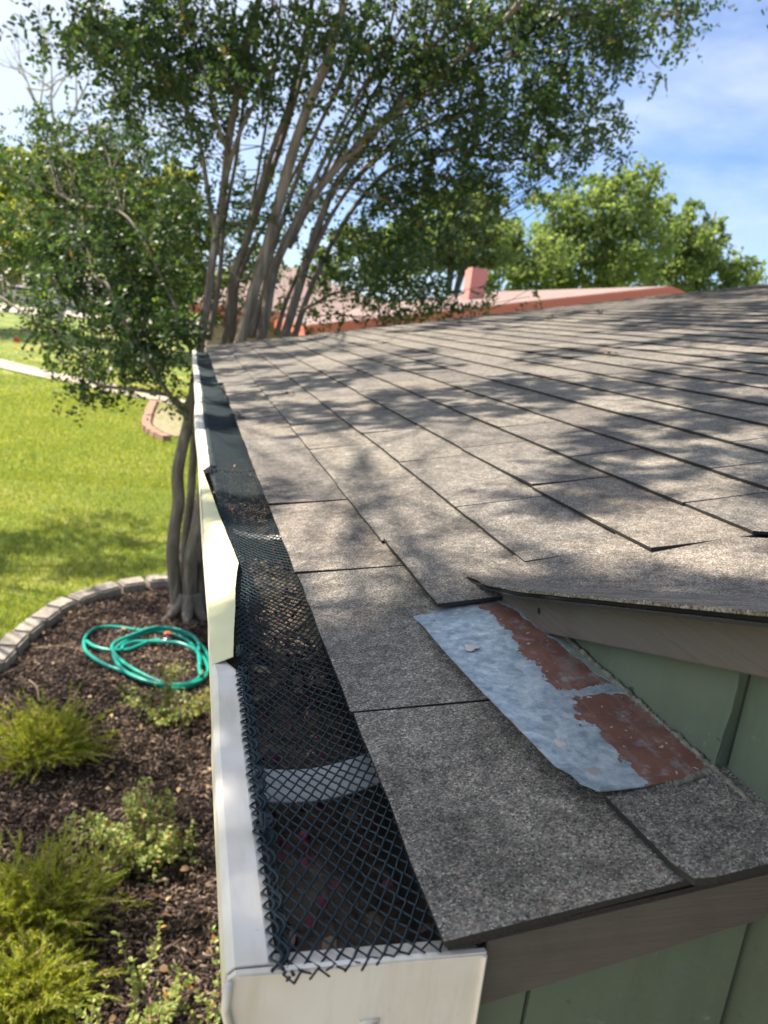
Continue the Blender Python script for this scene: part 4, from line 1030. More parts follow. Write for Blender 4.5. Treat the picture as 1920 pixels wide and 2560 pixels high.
VIS = [  # px, py, Y, rx, ry, density
    (330, 90, 6.2, 150, 110, 1.25), (480, 130, 6.3, 150, 150, 1.35), (220, 60, 6.1, 60, 70, 1.0), (150, 150, 6.1, 45, 30, .8), (110, 20, 6.1, 40, 30, .8), (340, 215, 6.3, 70, 60, .9), (420, 250, 6.4, 110, 60, 1.0),
    (560, 220, 6.5, 110, 110, 1.1), (600, 60, 6.3, 110, 80, .9), (520, 330, 6.5, 60, 60, .6), (620, 400, 6.6, 90, 120, .55), (690, 200, 6.6, 90, 120, .7), (560, 520, 6.6, 90, 80, .5),
    (90, 360, 8.6, 120, 90, 1.2), (260, 400, 8.4, 170, 110, 1.3), (400, 430, 8.0, 100, 110, 1.0), (120, 500, 8.2, 160, 110, 1.45), (290, 540, 7.6, 170, 110, 1.5), (430, 560, 7.2, 90, 110, 1.0), (60, 600, 7.6, 110, 70, 1.5), (210, 650, 7.0, 150, 90, 1.6), (350, 650, 6.8, 100, 80, 1.3), (450, 680, 6.8, 70, 70, .8),
    (170, 740, 6.6, 130, 50, 2.40), (280, 760, 6.5, 90, 70, 2.08), (390, 790, 6.5, 80, 60, 1.76), (430, 850, 6.4, 55, 70, 1.92), (330, 850, 6.4, 60, 50, 1.44), (90, 830, 6.5, 75, 28, 1.60), (170, 860, 6.4, 50, 30, 1.12), (230, 910, 6.25, 60, 45, 1.60), (290, 915, 6.25, 60, 40, 1.60), (215, 965, 6.2, 40, 22, 1.76), (285, 985, 6.2, 30, 18, 1.44), (430, 930, 6.3, 45, 40, 1.44), (395, 990, 6.2, 22, 14, 1.12), (455, 990, 6.3, 25, 25, 1.12), (150, 905, 6.3, 16, 22, 0.96),
    (760, 90, 6.4, 130, 110, .85), (880, 60, 6.3, 110, 80, 1.0), (820, 250, 6.5, 120, 110, .8), (960, 180, 6.3, 130, 130, 1.25), (1080, 90, 6.2, 150, 110, 1.45), (1230, 70, 6.1, 140, 90, 1.5), (1370, 70, 6.1, 120, 80, 1.55), (1500, 70, 6.0, 110, 70, 1.45), (1620, 40, 6.0, 110, 60, 1.5), (1740, 15, 6.0, 60, 35, 1.3), (1590, 110, 6.0, 70, 45, 1.0), (1480, 150, 6.0, 80, 60, 1.0), (1690, 85, 6.0, 40, 30, .7),
    (1100, 230, 6.3, 140, 110, 1.2), (1240, 230, 6.3, 140, 110, 1.15), (1390, 220, 6.2, 120, 90, .95), (1430, 300, 6.2, 110, 90, 1.15), (1540, 270, 6.2, 60, 50, .8), (1620, 180, 6.1, 40, 26, .6), (1330, 320, 6.3, 110, 70, .95), (1500, 350, 6.2, 70, 50, 1.0), (1200, 340, 6.4, 130, 80, 1.0), (1060, 370, 6.5, 120, 90, 1.25), (1380, 400, 6.3, 90, 45, .7), (1300, 440, 6.4, 80, 50, .8), (1150, 440, 6.5, 120, 70, 1.2), (1240, 500, 6.5, 70, 45, .7), (1410, 455, 6.4, 35, 22, .7),
    (930, 330, 6.6, 100, 90, .9), (930, 470, 6.7, 120, 100, 1.2), (1050, 520, 6.7, 120, 90, 1.35), (1000, 600, 6.7, 120, 80, 1.4), (1080, 600, 6.6, 75, 70, 1.3), (870, 600, 6.8, 80, 70, .9), (930, 680, 6.7, 110, 50, 1.1), (1030, 690, 6.6, 100, 50, 1.2), (840, 700, 6.8, 60, 40, .6), (1000, 745, 6.5, 130, 28, .8), (1160, 755, 6.4, 90, 28, .8), (1280, 735, 6.4, 60, 22, .6), (1330, 720, 6.4, 28, 12, .5), (880, 790, 6.5, 80, 24, .8), (1010, 795, 6.4, 70, 18, .8), (780, 815, 6.4, 50, 16, .8), (1120, 790, 6.4, 60, 14, .6), (740, 560, 6.7, 60, 90, .5), (780, 690, 7.4, 80, 45, 1.5), (890, 700, 7.2, 80, 40, 1.5), (640, 560, 7.4, 70, 80, 1.2), (760, 480, 7.4, 70, 90, 1.2), (830, 380, 7.2, 80, 80, 1.0), (680, 330, 7.2, 60, 90, .9), (860, 620, 7.3, 80, 60, 1.5), (700, 640, 7.6, 60, 50, 1.2), (560, 620, 7.6, 60, 70, 1.0), (960, 765, 6.5, 110, 25, 1.0), (1090, 775, 6.4, 110, 20, .9), (810, 780, 6.6, 60, 25, .9), (620, 650, 7.6, 60, 60, 1.2), (540, 690, 7.7, 50, 60, 1.2), (1195, 690, 6.5, 45, 40, .45), (720, 780, 6.9, 60, 40, .35),
    (640, 780, 7.4, 70, 50, .6), (545, 770, 7.6, 60, 70, .9), (600, 700, 7.6, 70, 60, .6), (690, 720, 7.5, 60, 60, .6), (470, 790, 7.0, 40, 60, .8),
]
for a_ in VIS: px_clump(*a_)
# crown above the picture: clumps with open gaps between them, so that the sun falls through in patches
waves = [(RNG.uniform(0, 2 * math.pi), RNG.uniform(0, 6.28), w_) for w_ in (.6, .75, .9, 1.2, 1.6, 2.1)]
def gap(x, y):
    return sum(math.sin((x * math.cos(a) * .8 + y * math.sin(a)) * 2 * math.pi / w_ + p) for a, p, w_ in waves)
gx = np.arange(-.3, 5.0, .16)
for x_ in gx:
    for y_ in np.arange(.55, 6.4, .16):
        x, y = x_ + RNG.uniform(-.08, .08), y_ + RNG.uniform(-.08, .08)
        if gap(x, y) < (.5 if y < 2.2 else .15) or (y < 1.05 and x < .45 and gap(x, y) < 1.2): continue
        t_ = RNG.uniform(2.7, 3.7) + .1 * x
        c = np.array([x, y, E + x * TP]) + np.array(SUN) * t_
        lim = CAM[2] + (c[1] - CAM[1]) * .38 + .45
        if c[2] < lim: c = c + np.array(SUN) * ((lim - c[2]) / (SUN[2] - .38 * SUN[1]))
        spray(c, (.09, .09, .08), 150, tw=.35)
        if RNG.uniform() < .35: twig_to(c, .010)
for _ in range(90):
    x, y = RNG.uniform(-3.0, 3.4), RNG.uniform(6.0, 9.0)
    c = np.array([x, y, max(5.4 + RNG.uniform(0, 1.3), CAM[2] + (y - CAM[1]) * .37 + .45)])
    spray(c, (.3, .3, .22), 240); twig_to(c, .010)
# unseen dense leaf clumps added along the sun's ray to shade the near corner
for _ in range(90):
    tgt = np.array([RNG.uniform(-.22, .75), 0, E]); tgt[1] = RNG.uniform(-.75, .36 - .35 * tgt[0]); t_ = RNG.uniform(2.9, 3.7)
    c = tgt + np.array(SUN) * t_
    spray(c, (.14, .14, .12), 230, tw=.5)
    if RNG.uniform() < .4: twig_to(c, .010)
LCc = np.vstack(LC)
crown = MYR(link('crown', leaves_mesh('crown', LCc, np.vstack(LD), np.vstack(LN), np.concatenate(LL), np.concatenate(LW), .10), MYRTLE)); crown['kind'] = 'stuff'
m = NT('twig_bark_dark'); m.color((.13, .10, .078)).set(Roughness=.85); TWIGB = m.m
o = MYR(link('twigs', mesh('twigs', TW.v, TW.f), TWIGB, smooth=True)); o['kind'] = 'stuff'
print('myrtle leaves', len(LCc))

# ================================================================== BACKGROUND TREES
def bg_tree(name, label, base_xy, height, blobs, leaf_mat, leaf, n, group='trees far behind the roof', trunk_r=.22):
    """blobs: (dx, dy, z, rx, ry, rz) relative to the base"""
    bx, by = base_xy; bz = ground_z(bx, by)
    t = tag(empty(name, (bx, by, bz)), label, 'tree', group)
    mb = MB(); topz = max(b[2] for b in blobs)
    mb.tube(smooth_path([(0, 0, -.2), (.1, 0, height * .25), (-.05, .1, height * .5), (0, 0, topz)], 5), np.linspace(trunk_r, .05, 16), 9)
    for b in blobs: mb.tube(smooth_path([(0, 0, height * .28), (b[0] * .4, b[1] * .4, height * .28 + (b[2] - height * .28) * .6), b[:3]], 5), np.linspace(trunk_r * .45, .02, 11), 6)
    mb.build('trunk', GBARK, t, smooth=True, fix=False)
    C = []; vol = np.array([b[3] * b[4] * b[5] for b in blobs]) ** .7; vol /= vol.sum()
    for b, w in zip(blobs, vol):
        m_ = int(n * w); ncl = max(10, m_ // 60)
        d = rand_dirs(ncl); cc = np.array(b[:3]) + d * np.array(b[3:]) * (RNG.uniform(0.25, 1, ncl)[:, None] ** .5)
        rc = .16 * min(b[3:])
        q = cc[RNG.integers(0, ncl, m_)] + RNG.normal(0, 1, (m_, 3)) * rc * np.array([1, 1, .7])
        C.append(q)
    C = np.vstack(C); k = len(C)
    o = link('crown', leaves_mesh('crown', C, rand_dirs(k), rand_dirs(k, .6), leaf * RNG.uniform(.6, 1.3, k), leaf * .7 * RNG.uniform(.7, 1.2, k), .12), leaf_mat, t); o['kind'] = 'stuff'
    return t
def bg_from_px(name, label, y, base_px_x, blobs_px, leaf_mat, leaf, n, **kw):
    k = (y - CAM[1]) / FPX * 1.06
    bl = []
    P0 = at_y((base_px_x, 860), y)
    for (px, py, r) in blobs_px:
        P = at_y((px, py), y); bl.append((P[0] - P0[0], RNG.uniform(-.5, .5) * r * k, P[2] - ground_z(P0[0], y), r * k, r * k, r * k * .85))
    return bg_tree(name, label, (P0[0], y), max(b[2] for b in bl) + 1, bl, leaf_mat, leaf, n, **kw)
bg_from_px('shade_tree', 'tall round light green tree behind the coral trimmed gable', 30, 1480, [(1480, 560, 110), (1560, 500, 90), (1430, 640, 120), (1540, 640, 110), (1330, 640, 110), (1600, 590, 60), (1400, 540, 80), (1270, 690, 90), (1500, 470, 50), (1570, 455, 35), (1290, 600, 60)], OAK, .20, 19000)
bg_from_px('shade_tree', 'lower light green tree with open crown right of the tall round one', 33, 1720, [(1690, 600, 80), (1650, 540, 50), (1740, 640, 80), (1800, 640, 55), (1830, 690, 65), (1700, 690, 90), (1600, 680, 80), (1770, 570, 35), (1720, 530, 30), (1860, 700, 45), (1660, 505, 25)], OAK, .20, 15000)
bg_from_px('shade_tree', 'bright green tree seen through the myrtle above the pink roof', 26, 1110, [(1110, 560, 90), (1180, 620, 90), (1040, 620, 80), (1200, 520, 60), (960, 640, 70), (880, 600, 50), (820, 660, 50)], OAK, .18, 12000)
bg_from_px('olive_tree', 'yellowish green tree behind the left myrtle boughs', 37, 330, [(330, 560, 110), (420, 510, 80), (250, 500, 90), (480, 600, 70), (170, 560, 90), (400, 640, 80), (280, 450, 60), (440, 440, 40)], OLIVE, .26, 14000)
bg_from_px('olive_tree', 'olive green tree at the lawn edge beneath the bare branches', 41, -60, [(60, 520, 120), (-40, 560, 130), (140, 460, 70), (20, 430, 70), (100, 600, 90)], OLIVE, .28, 12000)
# unseen tree added past the left edge, crown clumps aimed to shade lawn and bed
yt_b = (-5.2, 8.6)
yard = tag(empty('added_yard_tree', (yt_b[0], yt_b[1], 0)), 'unseen yard tree added left of the stone edged bed for its shade', 'tree')
LC, LD, LN, LL, LW = [], [], [], [], []
ym = MB(); ym.tube(smooth_path([(0, 0, -.2), (.1, 0, 1.2), (0, .1, 2.6), (.1, 0, 4.2)], 5), np.linspace(.14, .05, 16), 9)
def shade_clump(g, r_, n_):
    c = np.array([g[0], g[1], 0.0]) + np.array(SUN) * RNG.uniform(5.6, 6.4)
    spray(c, (r_, r_, r_ * .8), n_)
    if RNG.uniform() < .3:
        e = c - [yt_b[0], yt_b[1], 0]; v_, f_ = tube(smooth_path([(.05, 0, 3.0), (e[0] * .5, e[1] * .5, 4.4), e], 4), np.linspace(.03, .004, 9), 5); n0 = len(ym.v); ym.v += [tuple(q) for q in v_]; ym.f += [tuple(n0 + i for i in q) for q in f_]
for px_, py_ in ((300, 1520), (200, 1565), (420, 1515), (360, 1500), (250, 1660), (170, 1730), (300, 1730), (400, 1740), (430, 1790), (250, 1840), (330, 1900), (250, 1920), (430, 1890), (40, 2010), (150, 2030), (230, 2070), (90, 2110), (180, 2230), (250, 2300), (150, 2300), (330, 2330), (400, 2330), (470, 2120), (60, 2200), (520, 2020), (420, 1990), (100, 1780), (230, 1790)):
    for _ in range(3):
        g = at_z((px_, py_), 0.05) + RNG.normal(0, .07, 3); shade_clump(g, .13, 90)
for _ in range(120):
    px_, py_ = RNG.uniform(-140, 430), RNG.uniform(1285, 1445)
    if py_ < 1330 and px_ < 100 or (300 < px_ < 420 and 1330 < py_ < 1352) or (20 < px_ < 150 and 1395 < py_ < 1430): continue
    shade_clump(at_z((px_, py_), 0), .17, 130)
o = link('crown', leaves_mesh('crown', np.vstack(LC), np.vstack(LD), np.vstack(LN), np.concatenate(LL), np.concatenate(LW), .10), MYRTLE, yard); o['kind'] = 'stuff'; o.matrix_parent_inverse = Matrix.Translation((-yt_b[0], -yt_b[1], 0))
ym.build('trunk', GBARK, yard, smooth=True, fix=False)
# dark hedge-like far greenery behind the house
bg_from_px('shade_tree', 'dark green far tree filling the gap between the myrtle trunks', 40, 640, [(560, 720, 60), (640, 690, 60), (480, 700, 60), (720, 720, 50), (420, 720, 60), (340, 720, 70)], OAK, .25, 9000)
# bare tree
bare_p = at_y((140, 640), 40.0)
bt = tag(empty('bare_tree', (bare_p[0], 40.0, ground_z(bare_p[0], 40.0))), 'leafless pale dead tree top reaching above the left foliage', 'tree')
mb = MB(); rb = random.Random(21)
def twiggy(p, d, L, r, lev):
    q = p + d * L; mid = (p + q) / 2 + np.array([rb.gauss(0, .06) * L for _ in range(3)])
    mb.tube(smooth_path([p, mid, q], 3), np.linspace(r, r * .55, 7), 5)
    if lev == 0: return
    for _ in range(3 if lev > 1 else 2):
        nd = d + np.array([rb.gauss(0, .55), rb.gauss(0, .4), rb.gauss(.05, .35)]); nd /= np.linalg.norm(nd)
        twiggy(p + (q - p) * rb.uniform(.55, 1), nd, L * rb.uniform(.55, .8), r * .55, lev - 1)
tz = at_y((145, 360), 40.0)[2] - ground_z(bare_p[0], 40.0)
twiggy(np.array([0, 0, -.2]), np.array([0.02, 0, 1.0]), tz + .2, .17, 0)
for d0 in ((-.5, 0, .85), (.35, 0, .95), (.75, .1, .55), (-.15, .1, 1.0)):
    d0 = np.array(d0); twiggy(np.array([.08, 0, tz - .2]), d0 / np.linalg.norm(d0), 2.7, .09, 3)
mb.build('trunk', DEAD, bt, fix=False)
# leaf tip of a nearer tree entering at the upper right
ct = np.array(at_y((1935, 20), 4.6))
lt = tag(empty('overhanging_branch', tuple(ct + [1.1, .3, .5])), 'leafy branch tip hanging in from the right above the roof', 'branch')
pts_ = np.array([ct + RNG.normal(0, .06, 3) + np.array([.10, 0, .05]) * q for q in RNG.uniform(-.2, 3, 90)])
o = link('crown', leaves_mesh('crown', pts_, rand_dirs(90, -.5), rand_dirs(90, .4), .06, .03, .1), MYRTLE, lt); o.matrix_parent_inverse = Matrix.Translation(-(Vector(ct) + Vector((1.1, .3, .5))))
mb = MB(); mb.tube(smooth_path([ct + [1.1, .3, .5], ct + [.5, .1, .22], ct], 5), np.linspace(.018, .004, 11), 6); o = mb.build('stem', BARK, lt, smooth=True); o.matrix_parent_inverse = Matrix.Translation(-(Vector(ct) + Vector((1.1, .3, .5))))

# ================================================================== NEIGHBOUR HOUSE
NY = 14.5
pc = at_y((770, 812), NY); pa = at_y((1680, 715), NY)
nx0, nz0, nxa, nza = pc[0], pc[2], pa[0], pa[2]
nb = tag(empty('neighbour_house', (nxa, NY + 4, 0)), 'neighbour house with pink shingle roof and coral trim boards', 'house')
def NB(o): o.parent = nb; o.matrix_parent_inverse = Matrix.Translation((-nxa, -NY - 4, 0)); return o
NL = 11.0; xr = 2 * nxa - nx0
mb = MB()
mb.hexa([(nx0, NY, nz0 - .1), (nxa, NY, nza - .1), (nxa, NY + NL, nza - .1), (nx0, NY + NL, nz0 - .1), (nx0, NY, nz0), (nxa, NY, nza), (nxa, NY + NL, nza), (nx0, NY + NL, nz0)])
rf = NB(mb.build('roof', PINK))
mb = MB()
mb.hexa([(nxa, NY, nza - .1), (xr, NY, nz0 - .1), (xr, NY + NL, nz0 - .1), (nxa, NY + NL, nza - .1), (nxa, NY, nza - .002), (xr, NY, nz0 - .002), (xr, NY + NL, nz0 - .002), (nxa, NY + NL, nza - .002)])
NB(mb.build('roof', PINK))
sl = (nza - nz0) / (nxa - nx0)
mb = MB(); mb.prism([(nx0, 0, nz0 - .26), (nxa, 0, nza - .26), (nxa, 0, nza - .02), (nx0, 0, nz0 - .02)], (0, NY - .05, 0), (0, NY - .004, 0)); NB(mb.build('rake_trim', CORAL))
mb = MB(); mb.prism([(nxa, 0, nza - .26), (xr, 0, nz0 - .26), (xr, 0, nz0 - .02), (nxa, 0, nza - .02)], (0, NY - .05, 0), (0, NY - .004, 0)); NB(mb.build('rake_trim', CORAL))
mb = MB(); mb.box((nx0 - .05, NY, nz0 - .24), (nx0 - .004, NY + NL, nz0 - .02)); NB(mb.build('eave_trim', CORAL))
mb = MB(); mb.prism([(nx0 + .5, 0, -.1), (xr - .5, 0, -.1), (xr - .5, 0, nz0 - .12 + .5 * sl), (nxa, 0, nza - .12), (nx0 + .5, 0, nz0 - .12 + .5 * sl)], (0, NY + .35, 0), (0, NY + NL - .3, 0)); NB(mb.build('wall', CREAM))
for wx in (nx0 + 1.6, nx0 + 4.2):
    mb = MB(); mb.box((wx, NY + .31, .9), (wx + 1.1, NY + .345, 2.0)); w_ = NB(mb.build('window', GLASS)); mb = MB()
    for a_, b_ in (((wx - .06, .84), (wx + 1.16, .90)), ((wx - .06, 2.0), (wx + 1.16, 2.06)), ((wx - .06, .90), (wx, 2.0)), ((wx + 1.1, .90), (wx + 1.16, 2.0))): mb.box((a_[0], NY + .29, a_[1]), (b_[0], NY + .347, b_[1]))
    o = mb.build('window_frame', WHITE, w_); o.matrix_parent_inverse = Matrix.Translation((-nxa, -NY - 4, 0))
# raised cross wing farther back
wy = NY + 9
wa = at_y((705, 662), wy); wb = at_y((470, 790), wy); wc = at_y((1010, 736), wy)
mb = MB(); b0, b1 = wb[0], wc[0] + 1.0; wz = nz0 + .15
mb.v = [(b0, wy - 3.4, wz), (b1, wy - 3.4, wz), (b1, wy + 4, wz), (b0, wy + 4, wz), (wa[0], wy, wa[2]), (wa[0] + .4, wy + .6, wa[2])]
mb.f = [(0, 1, 4), (1, 2, 5, 4), (2, 3, 5), (3, 0, 4, 5), (0, 3, 2, 1)]
NB(mb.build('roof', PINK))
mb = MB(); mb.box((b0 + .05, wy - 3.45, wz - .26), (b1, wy - 3.38, wz - .01)); NB(mb.build('eave_trim', CORAL))
mb = MB(); mb.box((b0 + .5, wy - 2.9, -.1), (b1 - .1, wy + 3.5, wz - .004)); NB(mb.build('wall', CREAM))
# chimney
cy = NY + 4.5
c0, c1 = at_y((1172, 738), cy), at_y((1212, 735), cy); ctz = at_y((1190, 640), cy)[2]
mb = MB(); mb.box((c0[0], cy, nz0), (c1[0], cy + .5, ctz - .28)); ch = NB(mb.build('chimney', STUCCO))
mb = MB(); mb.box((c0[0] - .05, cy - .05, ctz - .28), (c1[0] + .05, cy + .55, ctz)); o = mb.build('chimney_cap', STUCCO, ch); o.matrix_parent_inverse = Matrix.Translation((-nxa, -NY - 4, 0))
# pale house far left across the lawn
fy = 62.0
f0, f1 = at_y((-260, 790), fy), at_y((235, 790), fy); fz = at_y((60, 706), fy)[2]; gz0 = ground_z((f0[0] + f1[0]) / 2, fy)
fh = tag(empty('white_house', ((f0[0] + f1[0]) / 2, fy, gz0)), 'low white walled house far across the lawn', 'house')
FHI = Matrix.Translation((-(f0[0] + f1[0]) / 2, -fy, -gz0))
def FH(o): o.parent = fh; o.matrix_parent_inverse = FHI; return o
mb = MB(); mb.box((f0[0], fy, gz0 - .6), (f1[0], fy + 8, fz - .35)); FH(mb.build('wall', WHITE))
mb = MB(); mb.prism([(0, fy - .6, fz - .34), (0, fy + 8.6, fz - .34), (0, fy + 4, fz + .9)], (f0[0] - .5, 0, 0), (f1[0] + .5, 0, 0)); FH(mb.build('roof', GREYROOF))
for q in (.55, .72, .88):
    x = f0[0] + (f1[0] - f0[0]) * q; mb = MB(); mb.box((x, fy - .03, gz0 + .9), (x + 1.0, fy - .004, gz0 + 2.0)); FH(mb.build('window', GLASS))
# red marker flag on the far lawn
fp = at_z((33, 860), 0.2)
mf = tag(empty('marker_flag', (fp[0], fp[1], 0)), 'tiny red marker flag standing on the far lawn', 'flag')
mb = MB(); mb.tube([(0, 0, -.05), (0, 0, .45)], .006, 5); mb.build('stake', CHROME, mf)
mb = MB(); mb.grid(lambda u, v: (.006 + u * .22, .02 * math.sin(5 * u), .28 + v * .16), 4, 2, (0, .004, 0)); mb.build('flag_cloth', RED, mf)

# ================================================================== EDGING STONES
edging = tag(empty('stone_edging', (edge[14][0], edge[14][1], 0)), 'curved row of tan concrete edging blocks around the mulch bed', 'edging')
P = edge_s; seg = np.r_[0, np.cumsum(np.linalg.norm(np.diff(P, axis=0), axis=1))]
sl_ = 0.262; nst = int(seg[-1] / sl_)
def stone_mesh(seed):
    r = random.Random(seed); bm = bmesh.new()
    w0, w1, d_, h_ = .122, .112, .078, .062
    vs = [(-w0, -d_, -h_), (w0, -d_, -h_), (w1 * .94, d_, -h_), (-w1 * .94, d_, -h_), (-w0, -d_, h_), (w0, -d_, h_), (w1 * .94, d_, h_), (-w1 * .94, d_, h_)]
    V = [bm.verts.new((x + r.uniform(-.006, .006), y + r.uniform(-.008, .008), z + r.uniform(-.004, .004))) for x, y, z in vs]
    for q in ((0, 3, 2, 1), (4, 5, 6, 7), (0, 1, 5, 4), (1, 2, 6, 5), (2, 3, 7, 6), (3, 0, 4, 7)): bm.faces.new([V[i] for i in q])
    bmesh.ops.bevel(bm, geom=list(bm.edges), offset=.016, segments=2, affect='EDGES')
    me = bpy.data.meshes.new('edging_stone'); bm.to_mesh(me); bm.free(); return me
stones = [stone_mesh(i) for i in range(5)]
for i in range(nst):
    q = (i + .5) * sl_; x = np.interp(q, seg, P[:, 0]); y = np.interp(q, seg, P[:, 1])
    x2 = np.interp(q + .05, seg, P[:, 0]); y2 = np.interp(q + .05, seg, P[:, 1])
    a = math.atan2(y2 - y, x2 - x)
    o = link('edging_stone', stones[i % 5], STONE, edging, smooth=False); o.matrix_parent_inverse = Matrix.Translation((-edge[14][0], -edge[14][1], 0))
    o.location = (x, y, .035 + random.uniform(-.006, .006)); o.rotation_euler = (random.uniform(-.04, .04), random.uniform(-.04, .04), a + math.pi + random.uniform(-.05, .05))
# farther small bed with red brick border and rubble
b2 = [at_z(p, .05) for p in ((386, 1000), (372, 1030), (365, 1060), (380, 1076), (402, 1088), (425, 1096), (445, 1098))]
e2 = tag(empty('brick_border', (b2[3][0], b2[3][1], 0)), 'red brick border of a weedy bed behind the myrtle trunk', 'edging')
B2 = smooth_path(b2, 6); sg2 = np.r_[0, np.cumsum(np.linalg.norm(np.diff(B2, axis=0), axis=1))]
mb = MB(); mb.box((-.16, -.09, -.05), (.16, .09, .06)); bme = mesh('brick', mb.v, mb.f)
for i in range(int(sg2[-1] / .36)):
    q = (i + .5) * .36; x = np.interp(q, sg2, B2[:, 0]); y = np.interp(q, sg2, B2[:, 1]); x2 = np.interp(q + .1, sg2, B2[:, 0]); y2 = np.interp(q + .1, sg2, B2[:, 1])
    o = link('brick', bme, BRICK, e2); o.matrix_parent_inverse = Matrix.Translation((-b2[3][0], -b2[3][1], 0)); o.location = (x, y, .03); o.rotation_euler = (0, 0, math.atan2(y2 - y, x2 - x) + random.uniform(-.1, .1))
rp = [at_z((p[0] + 10, p[1] - 6), 0) for p in ((386, 1000), (372, 1030), (365, 1060), (380, 1076), (402, 1088), (425, 1096), (445, 1098))] + [at_z((470, 1060), 0), at_z((470, 1000), 0)]
bm = bmesh.new(); bm.faces.new([bm.verts.new((p[0], p[1], .006)) for p in rp]); bmesh.ops.triangulate(bm, faces=bm.faces); me = bpy.data.meshes.new('gravel_bed'); bm.to_mesh(me); bm.free()
m = NT('weedy_gravel'); m.color(m.ramp(m.noise(7, 6, .65), [(.35, (.17, .20, .06)), (.5, (.27, .22, .15)), (.7, (.42, .35, .27))])).set(Roughness=.95); WEEDY = m.m
tag(link('gravel_bed', me, WEEDY), kind='structure')

# ================================================================== GARDEN HOSE
hz = .03
c4 = lambda x, y: (0.3376 * x, 1250 + 0.3376 * y)
hose = tag(empty('garden_hose', tuple(at_z(c4(1190, 1150), 0))), 'coiled green garden hose with orange tap lever lying on the mulch', 'hose')
HI = Matrix.Translation(-Vector(at_z(c4(1190, 1150), 0)))
def hz_path(pts, z0, z1):
    z = np.interp(np.linspace(0, 1, len(pts)), np.linspace(0, 1, max(2, len(np.atleast_1d(z0)))), np.atleast_1d(z0) if np.ndim(z0) else [z0, z1])
    return [at_z(c4(*p), q) for p, q in zip(pts, z)]
def hose_tube(pts, z0, z1, r=.0145):
    mb = MB(); mb.tube(smooth_path(hz_path(pts, z0, z1), 8), r, 10); o = mb.build('hose_tube', HOSE, hose, smooth=True, fix=False); o.matrix_parent_inverse = HI; return o
hose_tube([(1010, 962), (900, 945), (800, 938), (700, 955), (635, 1010), (622, 1075), (655, 1140), (760, 1210), (900, 1265), (1010, 1305), (1150, 1365), (1280, 1392), (1400, 1380), (1500, 1330), (1560, 1240), (1530, 1130), (1440, 1030), (1330, 985), (1200, 965), (1080, 985), (960, 1030), (880, 1080), (840, 1130), (870, 1210), (960, 1290), (1100, 1345), (1260, 1370), (1420, 1350), (1530, 1280)], .022, .05)
hose_tube([(1010, 962), (1130, 972), (1270, 990), (1380, 1035), (1460, 1110), (1520, 1190), (1540, 1270), (1480, 1340), (1350, 1372), (1200, 1350), (1060, 1290), (930, 1215), (850, 1140), (830, 1085), (870, 1045), (980, 1000), (1120, 950), (1260, 948), (1390, 985), (1465, 1050), (1470, 1140), (1480, 1230)], .03, .075)
hose_tube([(640, 1045), (700, 1085), (800, 1110), (890, 1112), (960, 1105), (1050, 1070), (1130, 1040), (1190, 1038)], .03, .06)
hose_tube([(900, 1110), (920, 1075), (1000, 1050), (1100, 1048), (1230, 1052), (1330, 1060), (1430, 1100), (1480, 1160), (1475, 1240), (1490, 1300)], .05, .075)
cpos = at_z(c4(1235, 1035), .075)
blob('tap_lever', tuple(cpos + [0.005, .02, .045]), .032, .026, .016, ORANGE, hose, 3).matrix_parent_inverse = HI
mb = MB(); mb.tube([cpos + [-.04, 0, -.01], cpos + [0, 0, .0], cpos + [.03, 0, .005]], [.014, .017, .013], 10); mb.tube([cpos + [0, 0, 0], cpos + [0, .01, .04]], .008, 8); o = mb.build('tap_body', CHROME, hose, smooth=True); o.matrix_parent_inverse = HI
bpos = at_z(c4(1495, 1290), .06); mb = MB(); mb.tube([bpos + [0, .03, .01], bpos, bpos + [.005, -.035, -.01]], [.015, .017, .012], 10); o = mb.build('brass_fitting', BRASS, hose, smooth=True); o.matrix_parent_inverse = HI

# ================================================================== SHRUBS
def juniper(label, loc, rx, ry, h, n, seed):
    r = np.random.default_rng(seed)
    t = tag(empty('juniper', loc), label, 'shrub', 'junipers in the mulch bed')
    V = []; st = MB()
    for i in range(n):
        a = r.uniform(0, 2 * math.pi); el = r.uniform(.25, 1.25); L = r.uniform(.35, .85) if i % 5 else r.uniform(.9, 1.25)
        d = np.array([math.cos(a) * math.cos(el) * rx, math.sin(a) * math.cos(el) * ry, math.sin(el) * h]) * L
        p0 = np.array([r.normal(0, .22 * rx), r.normal(0, .22 * ry), .02]); p1 = p0 + d * .6 + [0, 0, .02]; p2 = p0 + d + np.array([0, 0, -.03 * L])
        P = smooth_path([p0, p1, p2], 7)
        if i % 3 == 0: st.tube(P[::2], np.linspace(.0045, .001, len(P[::2])), 4, False)
        m_ = 44
        tt = r.uniform(.30, 1.0, m_); idx = tt * (len(P) - 1); i0 = np.clip(idx.astype(int), 0, len(P) - 2); q = P[i0] + (P[i0 + 1] - P[i0]) * (idx - i0)[:, None]
        dirn = (P[i0 + 1] - P[i0]); dirn /= np.linalg.norm(dirn, axis=1)[:, None]
        out = dirn * 1.1 + r.normal(0, .5, (m_, 3)); out /= np.linalg.norm(out, axis=1)[:, None]
        ln = r.uniform(.018, .045, m_)[:, None] * (1.15 - .5 * tt[:, None]); sd = np.cross(out, r.normal(size=(m_, 3))); sd /= np.linalg.norm(sd, axis=1)[:, None]
        V.append(np.stack([q - sd * .0032, q + sd * .0032, q + out * ln], 1).reshape(-1, 3))
    V = np.vstack(V)
    o = link('foliage', fast_mesh('foliage', V, np.arange(len(V)).reshape(-1, 3)), JUNIPER, t); o['kind'] = 'stuff'
    st.build('stems', TWIG, t, fix=False)
    return t
def gpos(p): q = at_z(p, 0); return (q[0], q[1], 0.0)
